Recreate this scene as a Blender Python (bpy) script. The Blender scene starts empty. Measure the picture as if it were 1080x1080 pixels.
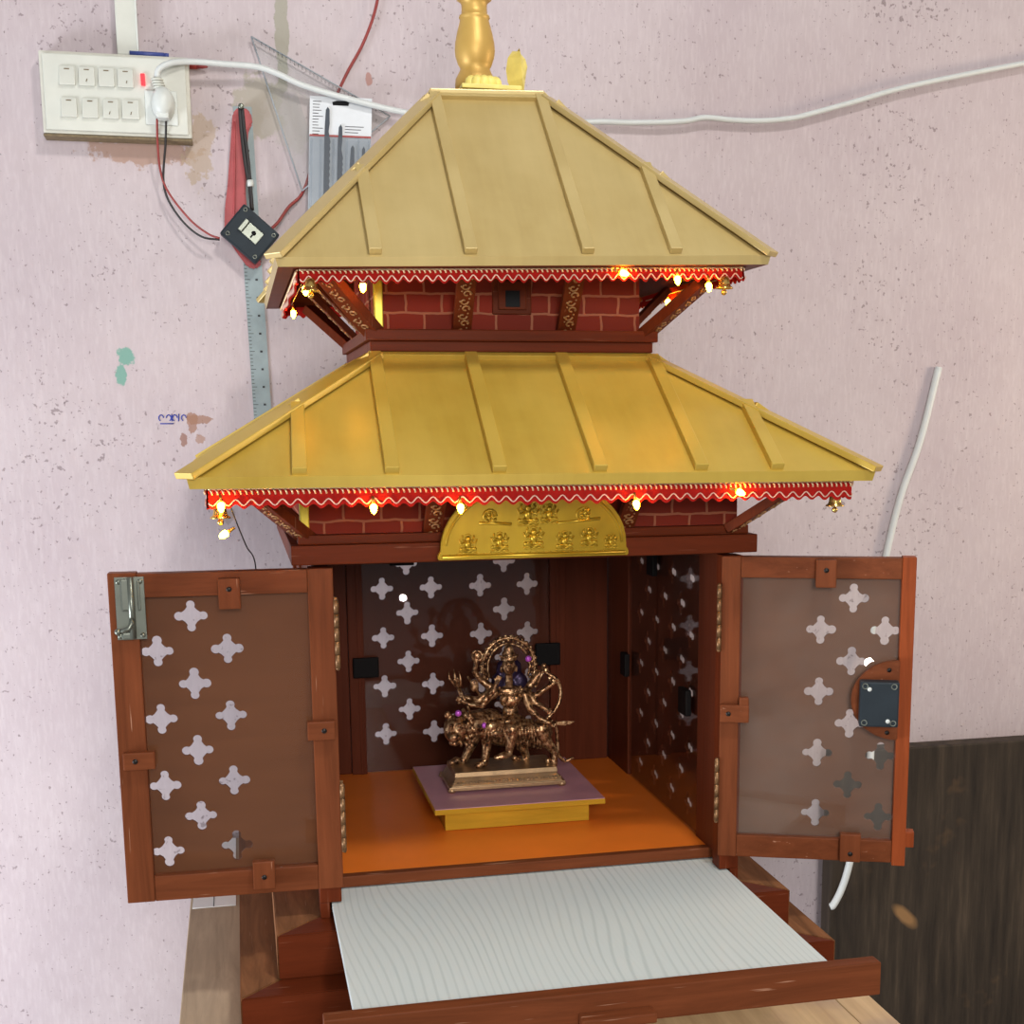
import bpy, bmesh, math, random
from mathutils import Vector, Matrix
random.seed(7)
S = bpy.context.scene
COL = S.collection
sin, cos, pi = math.sin, math.cos, math.pi

# ------------------------------------------------------------------ colours / materials
def lin(c):
    return tuple((x/12.92 if x <= .04045 else ((x+.055)/1.055)**2.4) for x in [v/255 for v in c]) + (1,)

class NT:
    def __init__(s, name):
        s.m = bpy.data.materials.new(name); s.m.use_nodes = True
        s.t = s.m.node_tree; s.n = s.t.nodes; s.l = s.t.links
        s.b = s.n['Principled BSDF']; s.out = s.n['Material Output']
    def add(s, typ, **kw):
        n = s.n.new(typ)
        for k, v in kw.items():
            if k.startswith('i_'): n.inputs[k[2:].replace('_', ' ')].default_value = v
            else: setattr(n, k, v)
        return n
    def link(s, a, b): s.l.new(a, b)
    def coord(s, scale=(1,1,1), loc=(0,0,0), kind='Object'):
        tc = s.add('ShaderNodeTexCoord'); mp = s.add('ShaderNodeMapping')
        mp.inputs['Scale'].default_value = scale; mp.inputs['Location'].default_value = loc
        s.link(tc.outputs[kind], mp.inputs['Vector']); return mp.outputs['Vector']
    def noise(s, vec, scale, detail=3, rough=.5, dist=0):
        n = s.add('ShaderNodeTexNoise'); s.link(vec, n.inputs['Vector'])
        n.inputs['Scale'].default_value = scale; n.inputs['Detail'].default_value = detail
        n.inputs['Roughness'].default_value = rough; n.inputs['Distortion'].default_value = dist
        return n.outputs['Fac']
    def ramp(s, fac, stops):
        r = s.add('ShaderNodeValToRGB'); e = r.color_ramp.elements
        while len(e) < len(stops): e.new(.5)
        for q, (p, c) in zip(e, stops): q.position = p; q.color = c
        s.link(fac, r.inputs['Fac']); return r.outputs['Color']
    def math(s, op, a, b=None, clamp=False):
        n = s.add('ShaderNodeMath', operation=op, use_clamp=clamp)
        for i, v in enumerate((a, b)):
            if v is None: continue
            if isinstance(v, (int, float)): n.inputs[i].default_value = v
            else: s.link(v, n.inputs[i])
        return n.outputs[0]
    def mix(s, fac, a, b):
        n = s.add('ShaderNodeMix', data_type='RGBA')
        for sock, v in ((n.inputs[0], fac), (n.inputs[6], a), (n.inputs[7], b)):
            if isinstance(v, (int, float, tuple)): sock.default_value = v
            else: s.link(v, sock)
        return n.outputs[2]
    def bump(s, h, strength=.3, dist=.002):
        b = s.add('ShaderNodeBump'); b.inputs['Strength'].default_value = strength
        b.inputs['Distance'].default_value = dist
        s.link(h, b.inputs['Height']); s.link(b.outputs['Normal'], s.b.inputs['Normal'])
    def fin(s, col=None, rough=.5, metal=0, spec=.5, coat=0):
        if col is not None:
            if isinstance(col, tuple): s.b.inputs['Base Color'].default_value = col
            else: s.link(col, s.b.inputs['Base Color'])
        if isinstance(rough, (int, float)): s.b.inputs['Roughness'].default_value = rough
        else: s.link(rough, s.b.inputs['Roughness'])
        s.b.inputs['Metallic'].default_value = metal
        s.b.inputs['Specular IOR Level'].default_value = spec
        s.b.inputs['Coat Weight'].default_value = coat
        return s.m

def wood(name, c, axis=2, var=.30, rough=.42, worn=0, scale=1.0, coat=0, bumpy=.25):
    t = NT(name); sc = [70*scale]*3; sc[axis] = 5*scale
    v = t.coord(tuple(sc)); n = t.noise(v, 1.0, 5, .65, .6)
    v2 = t.coord((9, 9, 9)); n2 = t.noise(v2, 1.0, 3)
    k = lin(c); d = tuple(x*(1-var) for x in k[:3])+(1,); h = tuple(min(1, x*(1+var)) for x in k[:3])+(1,)
    col = t.ramp(n, [(.3, d), (.52, k), (.75, h)])
    col = t.mix(t.ramp(n2, [(.35, (0,0,0,1)), (.7, (.35,.35,.35,1))]), col, d)
    if worn:
        s3 = [260]*3; s3[axis] = 14
        n3 = t.noise(t.coord(tuple(s3), (3,1,7)), 1.0, 2)
        w = t.ramp(n3, [(.70, (0,0,0,1)), (.76, (worn, worn, worn, 1))])
        col = t.mix(w, col, lin((196, 150, 122)))
    t.bump(n, bumpy, .001)
    return t.fin(col, rough, spec=.06, coat=coat)

def plain(name, c, rough=.5, metal=0, var=.12, nscale=40, spec=.5, coat=0, bump=0):
    t = NT(name); n = t.noise(t.coord(), nscale, 4, .6)
    k = lin(c); a = tuple(x*(1-var) for x in k[:3])+(1,); b = tuple(min(1, x*(1+var)) for x in k[:3])+(1,)
    if bump: t.bump(n, bump, .002)
    return t.fin(t.ramp(n, [(.3, a), (.7, b)]), rough, metal, spec, coat)

def goldpaint(name, c, c2, rough=.42, metal=.35):
    t = NT(name); n = t.noise(t.coord((1, 1, 1)), 7, 4, .6); n2 = t.noise(t.coord((60, 8, 8)), 1, 4, .6)
    col = t.ramp(n, [(.3, lin(c2)), (.65, lin(c))])
    f = t.ramp(n2, [(.3, (0,0,0,1)), (.8, (.3,.3,.3,1))])
    col = t.mix(f, col, lin(tuple(min(255, x*1.1) for x in c)))
    t.bump(n2, .12, .001)
    return t.fin(col, rough, metal)

def glassy(name, tint=(1, 1, 1, 1), refl=.5, rough=.01, haze=0.0, hazec=(200, 205, 210)):
    t = NT(name); tr = t.add('ShaderNodeBsdfTransparent'); tr.inputs['Color'].default_value = tint
    gl = t.add('ShaderNodeBsdfGlossy'); gl.inputs['Roughness'].default_value = rough
    fr = t.add('ShaderNodeFresnel'); fr.inputs['IOR'].default_value = 1.5
    f = t.math('MULTIPLY', fr.outputs[0], refl, True)
    mx = t.add('ShaderNodeMixShader'); t.link(f, mx.inputs[0]); t.link(tr.outputs[0], mx.inputs[1]); t.link(gl.outputs[0], mx.inputs[2])
    o = mx.outputs[0]
    if haze:
        df = t.add('ShaderNodeBsdfDiffuse'); df.inputs['Color'].default_value = lin(hazec)
        n = t.noise(t.coord((9, 9, 9)), 1, 5, .7)
        h = t.math('MULTIPLY', n, haze*2, True)
        m2 = t.add('ShaderNodeMixShader'); t.link(h, m2.inputs[0]); t.link(o, m2.inputs[1]); t.link(df.outputs[0], m2.inputs[2]); o = m2.outputs[0]
    t.link(o, t.out.inputs['Surface']); return t.m

def emit(name, c, st):
    t = NT(name); t.b.inputs['Base Color'].default_value = lin(c)
    t.b.inputs['Emission Color'].default_value = lin(c); t.b.inputs['Emission Strength'].default_value = st
    return t.m

M = {}
BR = (112, 60, 35)
for ax, nm in enumerate('xyz'):
    M['wood_'+nm] = wood('brown_painted_wood_'+nm, BR, ax, worn=.55)
    M['dark_'+nm] = wood('dark_red_brown_wood_'+nm, (96, 41, 20), ax, .25, .42, worn=.2)
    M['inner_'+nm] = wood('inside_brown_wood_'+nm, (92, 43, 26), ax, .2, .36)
M['lit_wood'] = wood('brown_wood_lit_tone', (142, 68, 35), 2, worn=.3)  # brown wood with the outer stile's stronger light put into the colour
M['raw_y'] = wood('worn_raw_wood', (126, 84, 54), 1, .45, .6, worn=.2)
M['lattice'] = wood('brown_plywood', (106, 66, 42), 0, .14, .5, scale=.5)
M['lattice_in'] = wood('dark_brown_plywood', (82, 42, 28), 2, .12, .4, scale=.5)
M['roof_up'] = goldpaint('pale_gold_paint', (190, 168, 112), (176, 152, 94), .36, .25)
M['roof_low'] = goldpaint('gold_paint_warm_lit', (194, 164, 72), (178, 146, 54), .36, .25)  # gold paint with the fairy lights' warm glow put into the colour
M['gold'] = goldpaint('bright_gold_paint', (196, 160, 84), (172, 130, 60), .46, .35)
M['gold_leaf'] = goldpaint('mustard_gold_paint', (206, 184, 50), (176, 146, 34), .35, .35)
M['pale_yellow'] = plain('pale_yellow_paint', (226, 208, 112), .5)
M['torana'] = goldpaint('torana_gold', (186, 152, 40), (140, 108, 18), .32, .6)
M['ped_gold'] = wood('gold_painted_wood', (196, 152, 44), 0, .25, .4)
M['pink'] = plain('pink_laminate', (206, 150, 164), .35, var=.05)
M['orange'] = plain('orange_board', (236, 122, 36), .4, var=.06, nscale=9)
M['black'] = plain('black_plastic', (18, 18, 20), .5, spec=.12)
M['clip'] = plain('black_clip', (20, 17, 17), .6, spec=.1)
M['lockgrey'] = plain('dark_slate_plastic', (36, 44, 50), .5, .1, spec=.2)
M['steel'] = plain('zinc_steel', (118, 122, 112), .36, .8, .1)
M['steel2'] = plain('ruler_steel', (138, 152, 154), .55, .1, .1)
M['brass'] = plain('polished_brass', (214, 176, 100), .2, .9, .15)
M['screw'] = plain('dark_screw', (40, 36, 34), .35, .7)
M['white'] = plain('white_plastic', (206, 210, 205), .4, var=.03)
M['offwhite'] = plain('aged_white_plastic', (200, 201, 191), .4, var=.07, nscale=14)
M['dirty'] = plain('grimy_white_plastic', (196, 194, 182), .45, var=.1, nscale=30)
M['grime'] = plain('brown_grime', (112, 96, 70), .7, var=.3, nscale=120)
M['cable'] = plain('white_cable', (204, 208, 206), .45, var=.03)
M['red'] = plain('red_plastic', (150, 46, 42), .45)
M['redstrap'] = plain('faded_red_sheath', (160, 68, 70), .55, var=.15, nscale=30)
M['blue'] = plain('blue_plastic', (60, 74, 140), .4)
M['redlamp'] = emit('red_indicator', (255, 40, 50), 1.2)
M['wire_red'] = plain('red_wire', (140, 50, 46), .5)
M['wire_black'] = plain('black_wire', (34, 30, 30), .5)
M['lace_red'] = plain('red_ribbon', (168, 30, 24), .8, var=.15, nscale=160, spec=.1)
M['lace_gold'] = plain('gold_braid', (240, 205, 160), .35, .3, .2, 400)
M['lace_white'] = plain('silver_cord', (232, 190, 170), .4, .3, .2, 300)
M['glass'] = glassy('window_glass', refl=.32)
M['glass_dusty'] = glassy('dusty_window_glass', refl=.5, haze=.045, hazec=(190, 184, 174))
M['acrylic'] = glassy('clear_acrylic', (.955, .965, .96, 1), 0.2, .1, .02, (215, 220, 222))
M['blister'] = glassy('clear_blister', (.93, .94, .95, 1), 0.12, .2, .03, (220, 225, 228))
M['card'] = plain('pale_grey_card', (206, 210, 214), .4, var=.04)
M['cardgrey'] = plain('grey_card', (150, 156, 162), .4, var=.08)
M['blade'] = plain('blued_steel', (46, 54, 64), .5, .2)
M['ink'] = plain('black_ink', (40, 40, 46), .6)
M['bulb'] = emit('warm_bulb', (255, 172, 34), 95)
M['hinge'] = plain('worn_brass', (130, 96, 64), .42, .6, .4, 160)
M['carving'] = plain('gilded_carving', (150, 108, 66), .45, .3, .3, 200)
M['copper'] = plain('gold_wire', (190, 140, 60), .3, .8)
M['paper'] = plain('white_paper', (236, 238, 236), .6, var=.02)
M['blue_ink'] = plain('blue_ink', (50, 62, 150), .7)
M['teal_paint'] = plain('teal_paint', (104, 158, 142), .7, var=.2)

def m_brick():
    t = NT('little_red_bricks')
    tc = t.add('ShaderNodeTexCoord'); sp = t.add('ShaderNodeSeparateXYZ'); t.link(tc.outputs['Object'], sp.inputs[0])
    u = t.math('ADD', sp.outputs[0], sp.outputs[1])
    cb = t.add('ShaderNodeCombineXYZ'); t.link(u, cb.inputs[0]); t.link(sp.outputs[2], cb.inputs[1])
    nz = t.add('ShaderNodeTexNoise'); nz.inputs['Scale'].default_value = 45; nz.inputs['Detail'].default_value = 2
    t.link(tc.outputs['Object'], nz.inputs['Vector'])
    off = t.add('ShaderNodeVectorMath', operation='SCALE'); t.link(nz.outputs['Color'], off.inputs[0]); off.inputs['Scale'].default_value = .005
    ad = t.add('ShaderNodeVectorMath', operation='ADD'); t.link(cb.outputs[0], ad.inputs[0]); t.link(off.outputs[0], ad.inputs[1])
    b = t.add('ShaderNodeTexBrick'); t.link(ad.outputs[0], b.inputs['Vector'])
    b.inputs['Scale'].default_value = 1; b.inputs['Brick Width'].default_value = .042; b.inputs['Row Height'].default_value = .0215
    b.inputs['Mortar Size'].default_value = .0016; b.inputs['Mortar Smooth'].default_value = .3
    b.inputs['Color1'].default_value = lin((132, 42, 26)); b.inputs['Color2'].default_value = lin((112, 38, 24)); b.inputs['Mortar'].default_value = lin((158, 96, 70))
    t.bump(t.math('SUBTRACT', 1, b.outputs['Fac']), .5, .002)
    return t.fin(b.outputs['Color'], .7, spec=.15)
M['brick'] = m_brick()

def m_laminate():
    t = NT('white_woodgrain_laminate')
    tc = t.add('ShaderNodeTexCoord'); sp = t.add('ShaderNodeSeparateXYZ'); t.link(tc.outputs['Object'], sp.inputs[0])
    n = t.noise(t.coord((5.5, 1.5, 1)), 1, 1, .4, .2)
    ph = t.math('ADD', t.math('MULTIPLY', sp.outputs[0], 620), t.math('MULTIPLY', n, 70))
    w = t.math('SINE', ph)
    w2 = t.noise(t.coord((420, 12, 1)), 1, 2)
    f = t.math('MULTIPLY', t.math('MULTIPLY', t.ramp(w, [(.45, (0,0,0,1)), (1, (1,1,1,1))]), t.noise(t.coord((9, 3, 1), (5, 2, 0)), 1, 2)), .75)
    f = t.math('ADD', f, t.math('MULTIPLY', w2, .25))
    col = t.mix(f, lin((216, 224, 222)), lin((176, 188, 186)))
    return t.fin(col, .3)
M['laminate'] = m_laminate()

def m_brass_idol():
    t = NT('antique_brass'); n = t.noise(t.coord(), 190, 4, .6); n2 = t.noise(t.coord(), 40, 2)
    col = t.ramp(n, [(.36, lin((56, 38, 28))), (.5, lin((158, 114, 78))), (.66, lin((226, 190, 144)))])
    t.bump(n, .5, .002)
    return t.fin(col, .3, .8)
M['idol'] = m_brass_idol()
M['idol_base'] = plain('dull_brass', (172, 140, 104), .32, .75, .18, 90)
M['idol_hair'] = plain('dark_purple_patina', (40, 26, 52), .3, .6, .3, 120)
M['idol_gem'] = plain('violet_gem', (190, 90, 200), .2, .3)
M['idol_red'] = plain('red_copper_patina', (150, 74, 44), .3, .85, .35, 200, bump=.6)

def m_wall():
    t = NT('lilac_distemper_wall')
    tc = t.add('ShaderNodeTexCoord'); v = tc.outputs['Object']
    n1 = t.noise(v, 3.2, 4, .6); n2 = t.noise(v, 26, 5, .65)
    col = t.ramp(n1, [(.3, lin((182, 168, 172))), (.7, lin((195, 183, 185)))])
    col = t.mix(t.ramp(n2, [(.4, (0,0,0,1)), (.75, (.45,.45,.45,1))]), col, lin((178, 164, 166)))
    vs = t.coord((240, 1, 45)); n6 = t.noise(vs, 1, 3)
    col = t.mix(t.ramp(n6, [(.45, (0,0,0,1)), (.75, (.3,.3,.3,1))]), col, lin((210, 200, 201)))
    # specks of bare plaster showing through the paint
    n3 = t.noise(v, 130, 2, .5); n4 = t.noise(v, 4.5, 2)
    th = t.math('SUBTRACT', n3, t.math('MULTIPLY', t.math('SUBTRACT', .62, n4), .35))
    sp = t.ramp(th, [(.645, (0,0,0,1)), (.70, (.6,.6,.6,1))])
    col = t.mix(sp, col, lin((112, 96, 98)))
    n5 = t.noise(t.coord((1, 1, .7), (4, 2, 1)), 210, 2)
    col = t.mix(t.ramp(n5, [(.69, (0,0,0,1)), (.74, (.55,.55,.55,1))]), col, lin((92, 74, 74)))
    # stains and plaster repairs with shapes of their own
    sep = t.add('ShaderNodeSeparateXYZ'); t.link(v, sep.inputs[0])
    nn = t.noise(v, 38, 4, .65)
    for (x, z, rx, rz, c, st, am) in [
        (-.262, .515, .036, .05, (168, 160, 148), .95, 1.1),
        (-.226, .62, .011, .09, (158, 154, 140), .9, .8),
        (-.21, .50, .05, .045, (176, 168, 162), .6, 1.2),
        (-.43, .447, .085, .022, (162, 128, 108), .75, 1.3),
        (-.352, .452, .024, .05, (176, 156, 134), .7, 2.2),
        (-.10, .563, .006, .012, (170, 128, 120), .9, 1.0),
        (-.474, .150, .014, .014, (110, 158, 144), .9, 1.4),
        (-.482, .128, .008, .018, (110, 158, 144), .9, 1.4),
        (-.382, .052, .007, .016, (150, 112, 92), .8, 2.6), (-.372, .058, .014, .006, (150, 112, 92), .8, 2.6), (-.396, .028, .006, .010, (140, 100, 84), .8, 2.4), (-.372, .03, .008, .010, (156, 120, 100), .7, 2.6),
        (-.335, -.085, .012, .012, (150, 136, 128), .6, 2.5),
        (.33, .22, .05, .06, (184, 170, 170), .7, 2.4)]:
        a = t.math('DIVIDE', t.math('SUBTRACT', sep.outputs[0], x), rx); b = t.math('DIVIDE', t.math('SUBTRACT', sep.outputs[2], z), rz)
        d = t.math('SQRT', t.math('ADD', t.math('MULTIPLY', a, a), t.math('MULTIPLY', b, b)))
        d = t.math('ADD', d, t.math('MULTIPLY', t.math('SUBTRACT', nn, .5), am*1.6))
        f = t.math('MULTIPLY', t.math('SUBTRACT', 1, d), 6, True)
        f = t.math('MULTIPLY', f, st, True)
        col = t.mix(f, col, lin(c))
    t.bump(n2, .25, .003)
    return t.fin(col, .75, spec=.25)
M['wall'] = m_wall()
def m_table():
    t = NT('worn_pale_wood'); n = t.noise(t.coord((60, 4, 60)), 1, 5, .6, .5); n2 = t.noise(t.coord((1, 1, 1)), 5, 4, .6)
    col = t.ramp(n, [(.3, lin((176, 144, 108))), (.7, lin((208, 178, 136)))])
    col = t.mix(t.ramp(n2, [(.45, (0,0,0,1)), (.6, (.8,.8,.8,1))]), col, lin((168, 142, 122)))
    t.bump(n, .3, .001)
    return t.fin(col, .55)
M['table'] = m_table()
M['table_grey'] = wood('weathered_grey_wood', (176, 156, 132), 1, .22, .6)
def m_darkboard():
    t = NT('sooty_weathered_board'); n = t.noise(t.coord((50, 50, 4)), 1, 5, .65); n2 = t.noise(t.coord(), 6, 4, .65)
    col = t.ramp(n, [(.3, lin((38, 32, 27))), (.55, lin((58, 49, 40))), (.85, lin((88, 74, 60)))])
    col = t.mix(t.ramp(n2, [(.6, (0,0,0,1)), (.75, (.6,.6,.6,1))]), col, lin((112, 84, 56)))
    tc = t.add('ShaderNodeTexCoord'); sep = t.add('ShaderNodeSeparateXYZ'); t.link(tc.outputs['Object'], sep.inputs[0])
    a = t.math('ADD', sep.outputs[0], .205); b = t.math('SUBTRACT', sep.outputs[2], .115)
    u = t.math('MULTIPLY', t.math('SUBTRACT', a, b), 17); v = t.math('MULTIPLY', t.math('ADD', a, b), 46)
    d = t.math('ADD', t.math('SQRT', t.math('ADD', t.math('MULTIPLY', u, u), t.math('MULTIPLY', v, v))), t.math('MULTIPLY', n2, 1.2))
    col = t.mix(t.math('MULTIPLY', t.math('SUBTRACT', 1.45, d), 2.2, True), col, lin((138, 104, 68)))
    t.bump(n, .3, .001)
    return t.fin(col, .6, spec=.2)
M['darkboard'] = m_darkboard()
M['floor'] = plain('cement_floor', (150, 144, 138), .7, nscale=12)

# ------------------------------------------------------------------ mesh builder
WORLD = {}
class MB:
    def __init__(s): s.bm = bmesh.new(); s.mi = 0; s.smooth = False
    def _fin(s, faces, smooth=None):
        for f in faces: f.material_index = s.mi; f.smooth = s.smooth if smooth is None else smooth
    def mat(s, i): s.mi = i; return s
    def hexa(s, P, bevel=0):
        """8 corners: bottom ring 0-3, top ring 4-7"""
        b = bmesh.new(); v = [b.verts.new(p) for p in P]
        for q in ((3,2,1,0),(4,5,6,7),(0,1,5,4),(1,2,6,5),(2,3,7,6),(3,0,4,7)): b.faces.new([v[i] for i in q])
        bmesh.ops.recalc_face_normals(b, faces=b.faces)
        if bevel: bmesh.ops.bevel(b, geom=list(b.edges), offset=bevel, segments=2, affect='EDGES', profile=.6)
        return s.merge(b)
    def merge(s, b, smooth=None):
        m = {}; fs = []
        for v in b.verts: m[v] = s.bm.verts.new(v.co)
        for f in b.faces:
            try: fs.append(s.bm.faces.new([m[v] for v in f.verts]))
            except ValueError: pass
        b.free(); s._fin(fs, smooth); return s
    def box(s, x0, x1, y0, y1, z0, z1, bevel=.0012):
        return s.hexa([(x0,y0,z0),(x1,y0,z0),(x1,y1,z0),(x0,y1,z0),(x0,y0,z1),(x1,y0,z1),(x1,y1,z1),(x0,y1,z1)], bevel)
    def fbox(s, F, a0, a1, b0, b1, c0, c1, bevel=.0012):
        return s.hexa([F(*p) for p in ((a0,b0,c0),(a1,b0,c0),(a1,b1,c0),(a0,b1,c0),(a0,b0,c1),(a1,b0,c1),(a1,b1,c1),(a0,b1,c1))], bevel)
    def obox(s, p0, p1, n, w, h, bevel=.001, lift=0):
        """bar from p0 to p1; n = outward normal; w wide, h high above the line"""
        p0, p1, n = Vector(p0), Vector(p1), Vector(n).normalized()
        d = (p1-p0).normalized(); n = (n - d*(n@d)).normalized(); sd = d.cross(n)
        c = [p0-sd*w/2+n*lift, p1-sd*w/2+n*lift, p1+sd*w/2+n*lift, p0+sd*w/2+n*lift]
        return s.hexa(c + [q+n*h for q in c], bevel)
    def tube(s, pts, r, seg=8, caps=True, closed=False):
        pts = [Vector(p) for p in pts]; n = len(pts)
        rr = r if isinstance(r, (list, tuple)) else [r]*n
        b = bmesh.new(); rings = []; up = None
        for i, p in enumerate(pts):
            if closed: d = pts[(i+1) % n]-pts[i-1]
            else: d = pts[min(i+1, n-1)]-pts[max(i-1, 0)]
            d = d.normalized() if d.length > 1e-9 else Vector((0,0,1))
            if up is None: up = d.orthogonal().normalized()
            up = up - d*(up@d)
            up = up.normalized() if up.length > 1e-6 else d.orthogonal().normalized()
            sd = d.cross(up)
            rings.append([b.verts.new(p + (up*cos(2*pi*k/seg)+sd*sin(2*pi*k/seg))*rr[i]) for k in range(seg)])
        for i in range(n if closed else n-1):
            A, B = rings[i], rings[(i+1) % n]
            for k in range(seg): b.faces.new((A[k], A[(k+1) % seg], B[(k+1) % seg], B[k]))
        if caps and not closed:
            b.faces.new(rings[0][::-1]); b.faces.new(rings[-1])
        bmesh.ops.recalc_face_normals(b, faces=b.faces)
        return s.merge(b, True)
    def ball(s, c, r, sub=2, rot=None):
        b = bmesh.new(); bmesh.ops.create_icosphere(b, subdivisions=sub, radius=1)
        r = (r, r, r) if isinstance(r, (int, float)) else r
        mt = Matrix.Translation(c) @ (rot if rot else Matrix()) @ Matrix.Diagonal((*r, 1))
        bmesh.ops.transform(b, matrix=mt, verts=b.verts); return s.merge(b, True)
    def limb(s, pts, rr):
        s.tube(pts, rr, 10)
        for p, r in zip(pts, rr): s.ball(p, r, 2)
        return s
    def lathe(s, prof, c=(0,0,0), seg=28, F=None):
        b = bmesh.new(); rings = []
        for r, z in prof:
            if r < 1e-6: rings.append([b.verts.new((0,0,z))])
            else: rings.append([b.verts.new((r*cos(2*pi*k/seg), r*sin(2*pi*k/seg), z)) for k in range(seg)])
        for A, B in zip(rings, rings[1:]):
            for k in range(seg):
                a0, a1 = A[k % len(A)], A[(k+1) % len(A)]; b0, b1 = B[k % len(B)], B[(k+1) % len(B)]
                vs = []
                for q in (a0, a1, b1, b0):
                    if q not in vs: vs.append(q)
                if len(vs) > 2: b.faces.new(vs)
        bmesh.ops.recalc_face_normals(b, faces=b.faces)
        for v in b.verts: v.co = F(*v.co) if F else v.co + Vector(c)
        return s.merge(b, True)
    def prism(s, poly, F, t0, t1, bevel=0):
        """poly in (u,v); F(u,t,v) -> world"""
        b = bmesh.new()
        A = [b.verts.new(F(u, t0, v)) for u, v in poly]; B = [b.verts.new(F(u, t1, v)) for u, v in poly]
        n = len(poly); b.faces.new(A[::-1]); b.faces.new(B)
        for i in range(n): b.faces.new((A[i], A[(i+1) % n], B[(i+1) % n], B[i]))
        bmesh.ops.recalc_face_normals(b, faces=b.faces)
        if bevel: bmesh.ops.bevel(b, geom=list(b.edges), offset=bevel, segments=2, affect='EDGES')
        return s.merge(b)
    def xform(s, fn):
        for v in s.bm.verts: v.co = Vector(fn(v.co))
        return s
    def build(s, name, mats, parent=None, label=None):
        me = bpy.data.meshes.new(name)
        xs = [v.co for v in s.bm.verts]
        lo = Vector([min(c[i] for c in xs) for i in range(3)]); hi = Vector([max(c[i] for c in xs) for i in range(3)])
        c = (lo+hi)/2
        if name.startswith('wall_') or name == 'floor': c = Vector((0,0,0))
        for v in s.bm.verts: v.co -= c
        s.bm.to_mesh(me); s.bm.free()
        return place(me, name, mats, c, parent, label)
def place(me, name, mats, c, parent=None, label=None):
    o = bpy.data.objects.new(name, me); COL.objects.link(o); o.location = c
    WORLD[o] = Matrix.Translation(c)
    for m in (mats if isinstance(mats, (list, tuple)) else [mats]): me.materials.append(M[m] if isinstance(m, str) else m)
    if parent is not None: o.parent = parent; o.matrix_parent_inverse = WORLD[parent].inverted()
    if label: o['label'] = label
    return o
def thing(name, loc, label, cat, group=None):
    o = bpy.data.objects.new(name, None); COL.objects.link(o); o.location = loc
    o.empty_display_size = .02; WORLD[o] = Matrix.Translation(Vector(loc)); return tag(o, label, cat, group)
def tag(o, label, cat, group=None):
    o['label'] = label; o['category'] = cat
    if group: o['group'] = group
    return o
def struct(o): o['kind'] = 'structure'; return o
def dup(root, loc, label, kids):
    r = root.copy(); COL.objects.link(r); r.location = loc; r['label'] = label
    for ch in kids:
        c = ch.copy(); COL.objects.link(c); c.parent = r; c.matrix_parent_inverse = ch.matrix_parent_inverse.copy()
    return r
I3 = lambda a, b, c: Vector((a, b, c))

def cross_poly(cx, cy, k=1.0):
    P = []
    for q in range(4):
        a0 = q*pi/2; jx = random.uniform(-.0006, .0006); jr = random.uniform(-.0004, .0004)
        for t in range(-4, 5):
            a = t*2.15/4
            x = .0122+jx+cos(a)*(.0049+jr); y = sin(a)*(.0049+jr)
            P.append((cx+k*(x*cos(a0)-y*sin(a0)), cy+k*(x*sin(a0)+y*cos(a0))))
        r = .0092; P.append((cx+k*r*cos(a0+pi/4), cy+k*r*sin(a0+pi/4)))
    return P
def holed_panel(name, outer, holes, F, t, mat, parent, label=None):
    cu = bpy.data.curves.new('tmp', 'CURVE'); cu.dimensions = '2D'; cu.fill_mode = 'BOTH'; cu.extrude = t/2
    for P in [outer]+holes:
        sp = cu.splines.new('POLY'); sp.points.add(len(P)-1)
        for q, (u, v) in zip(sp.points, P): q.co = (u, v, 0, 1)
        sp.use_cyclic_u = True
    ob = bpy.data.objects.new('tmp', cu); COL.objects.link(ob)
    dg = bpy.context.evaluated_depsgraph_get(); dg.update()
    me = bpy.data.meshes.new_from_object(ob.evaluated_get(dg)); bpy.data.objects.remove(ob); bpy.data.curves.remove(cu)
    me.name = name; cc = Vector((0,0,0))
    for v in me.vertices: v.co = F(v.co.x, v.co.z, v.co.y); cc += v.co
    cc /= len(me.vertices)
    for v in me.vertices: v.co -= cc
    me.materials.clear(); me.update()
    return place(me, name, mat, cc, parent, label)
def remeshed(mb, name, mats, parent, voxel=.0012, smooth=4, label=None):
    me = bpy.data.meshes.new('tmp'); mb.bm.to_mesh(me); mb.bm.free()
    ob = bpy.data.objects.new('tmp', me); COL.objects.link(ob)
    r = ob.modifiers.new('r', 'REMESH'); r.mode = 'VOXEL'; r.voxel_size = voxel; r.use_smooth_shade = True
    sm = ob.modifiers.new('s', 'SMOOTH'); sm.iterations = smooth; sm.factor = .5
    dg = bpy.context.evaluated_depsgraph_get(); dg.update()
    m2 = bpy.data.meshes.new_from_object(ob.evaluated_get(dg)); bpy.data.objects.remove(ob); bpy.data.meshes.remove(me)
    c = Vector((0,0,0))
    for v in m2.vertices: c += v.co
    c /= max(1, len(m2.vertices))
    for v in m2.vertices: v.co -= c
    for p in m2.polygons: p.use_smooth = True
    m2.name = name; m2.materials.clear()
    return place(m2, name, mats, c, parent, label)
def rect(u0, u1, v0, v1): return [(u0,v0),(u1,v0),(u1,v1),(u0,v1)]
def curve(pts, n=8):
    """Catmull-Rom through points"""
    P = [Vector(p) for p in pts]; P = [P[0]*2-P[1]] + P + [P[-1]*2-P[-2]]; out = []
    for i in range(1, len(P)-2):
        a, b, c, d = P[i-1:i+3]
        for k in range(n):
            t = k/n
            out.append(.5*((2*b)+(c-a)*t+(2*a-5*b+4*c-d)*t*t+(3*b-a-3*c+d)*t**3))
    out.append(P[-2]); return out

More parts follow.
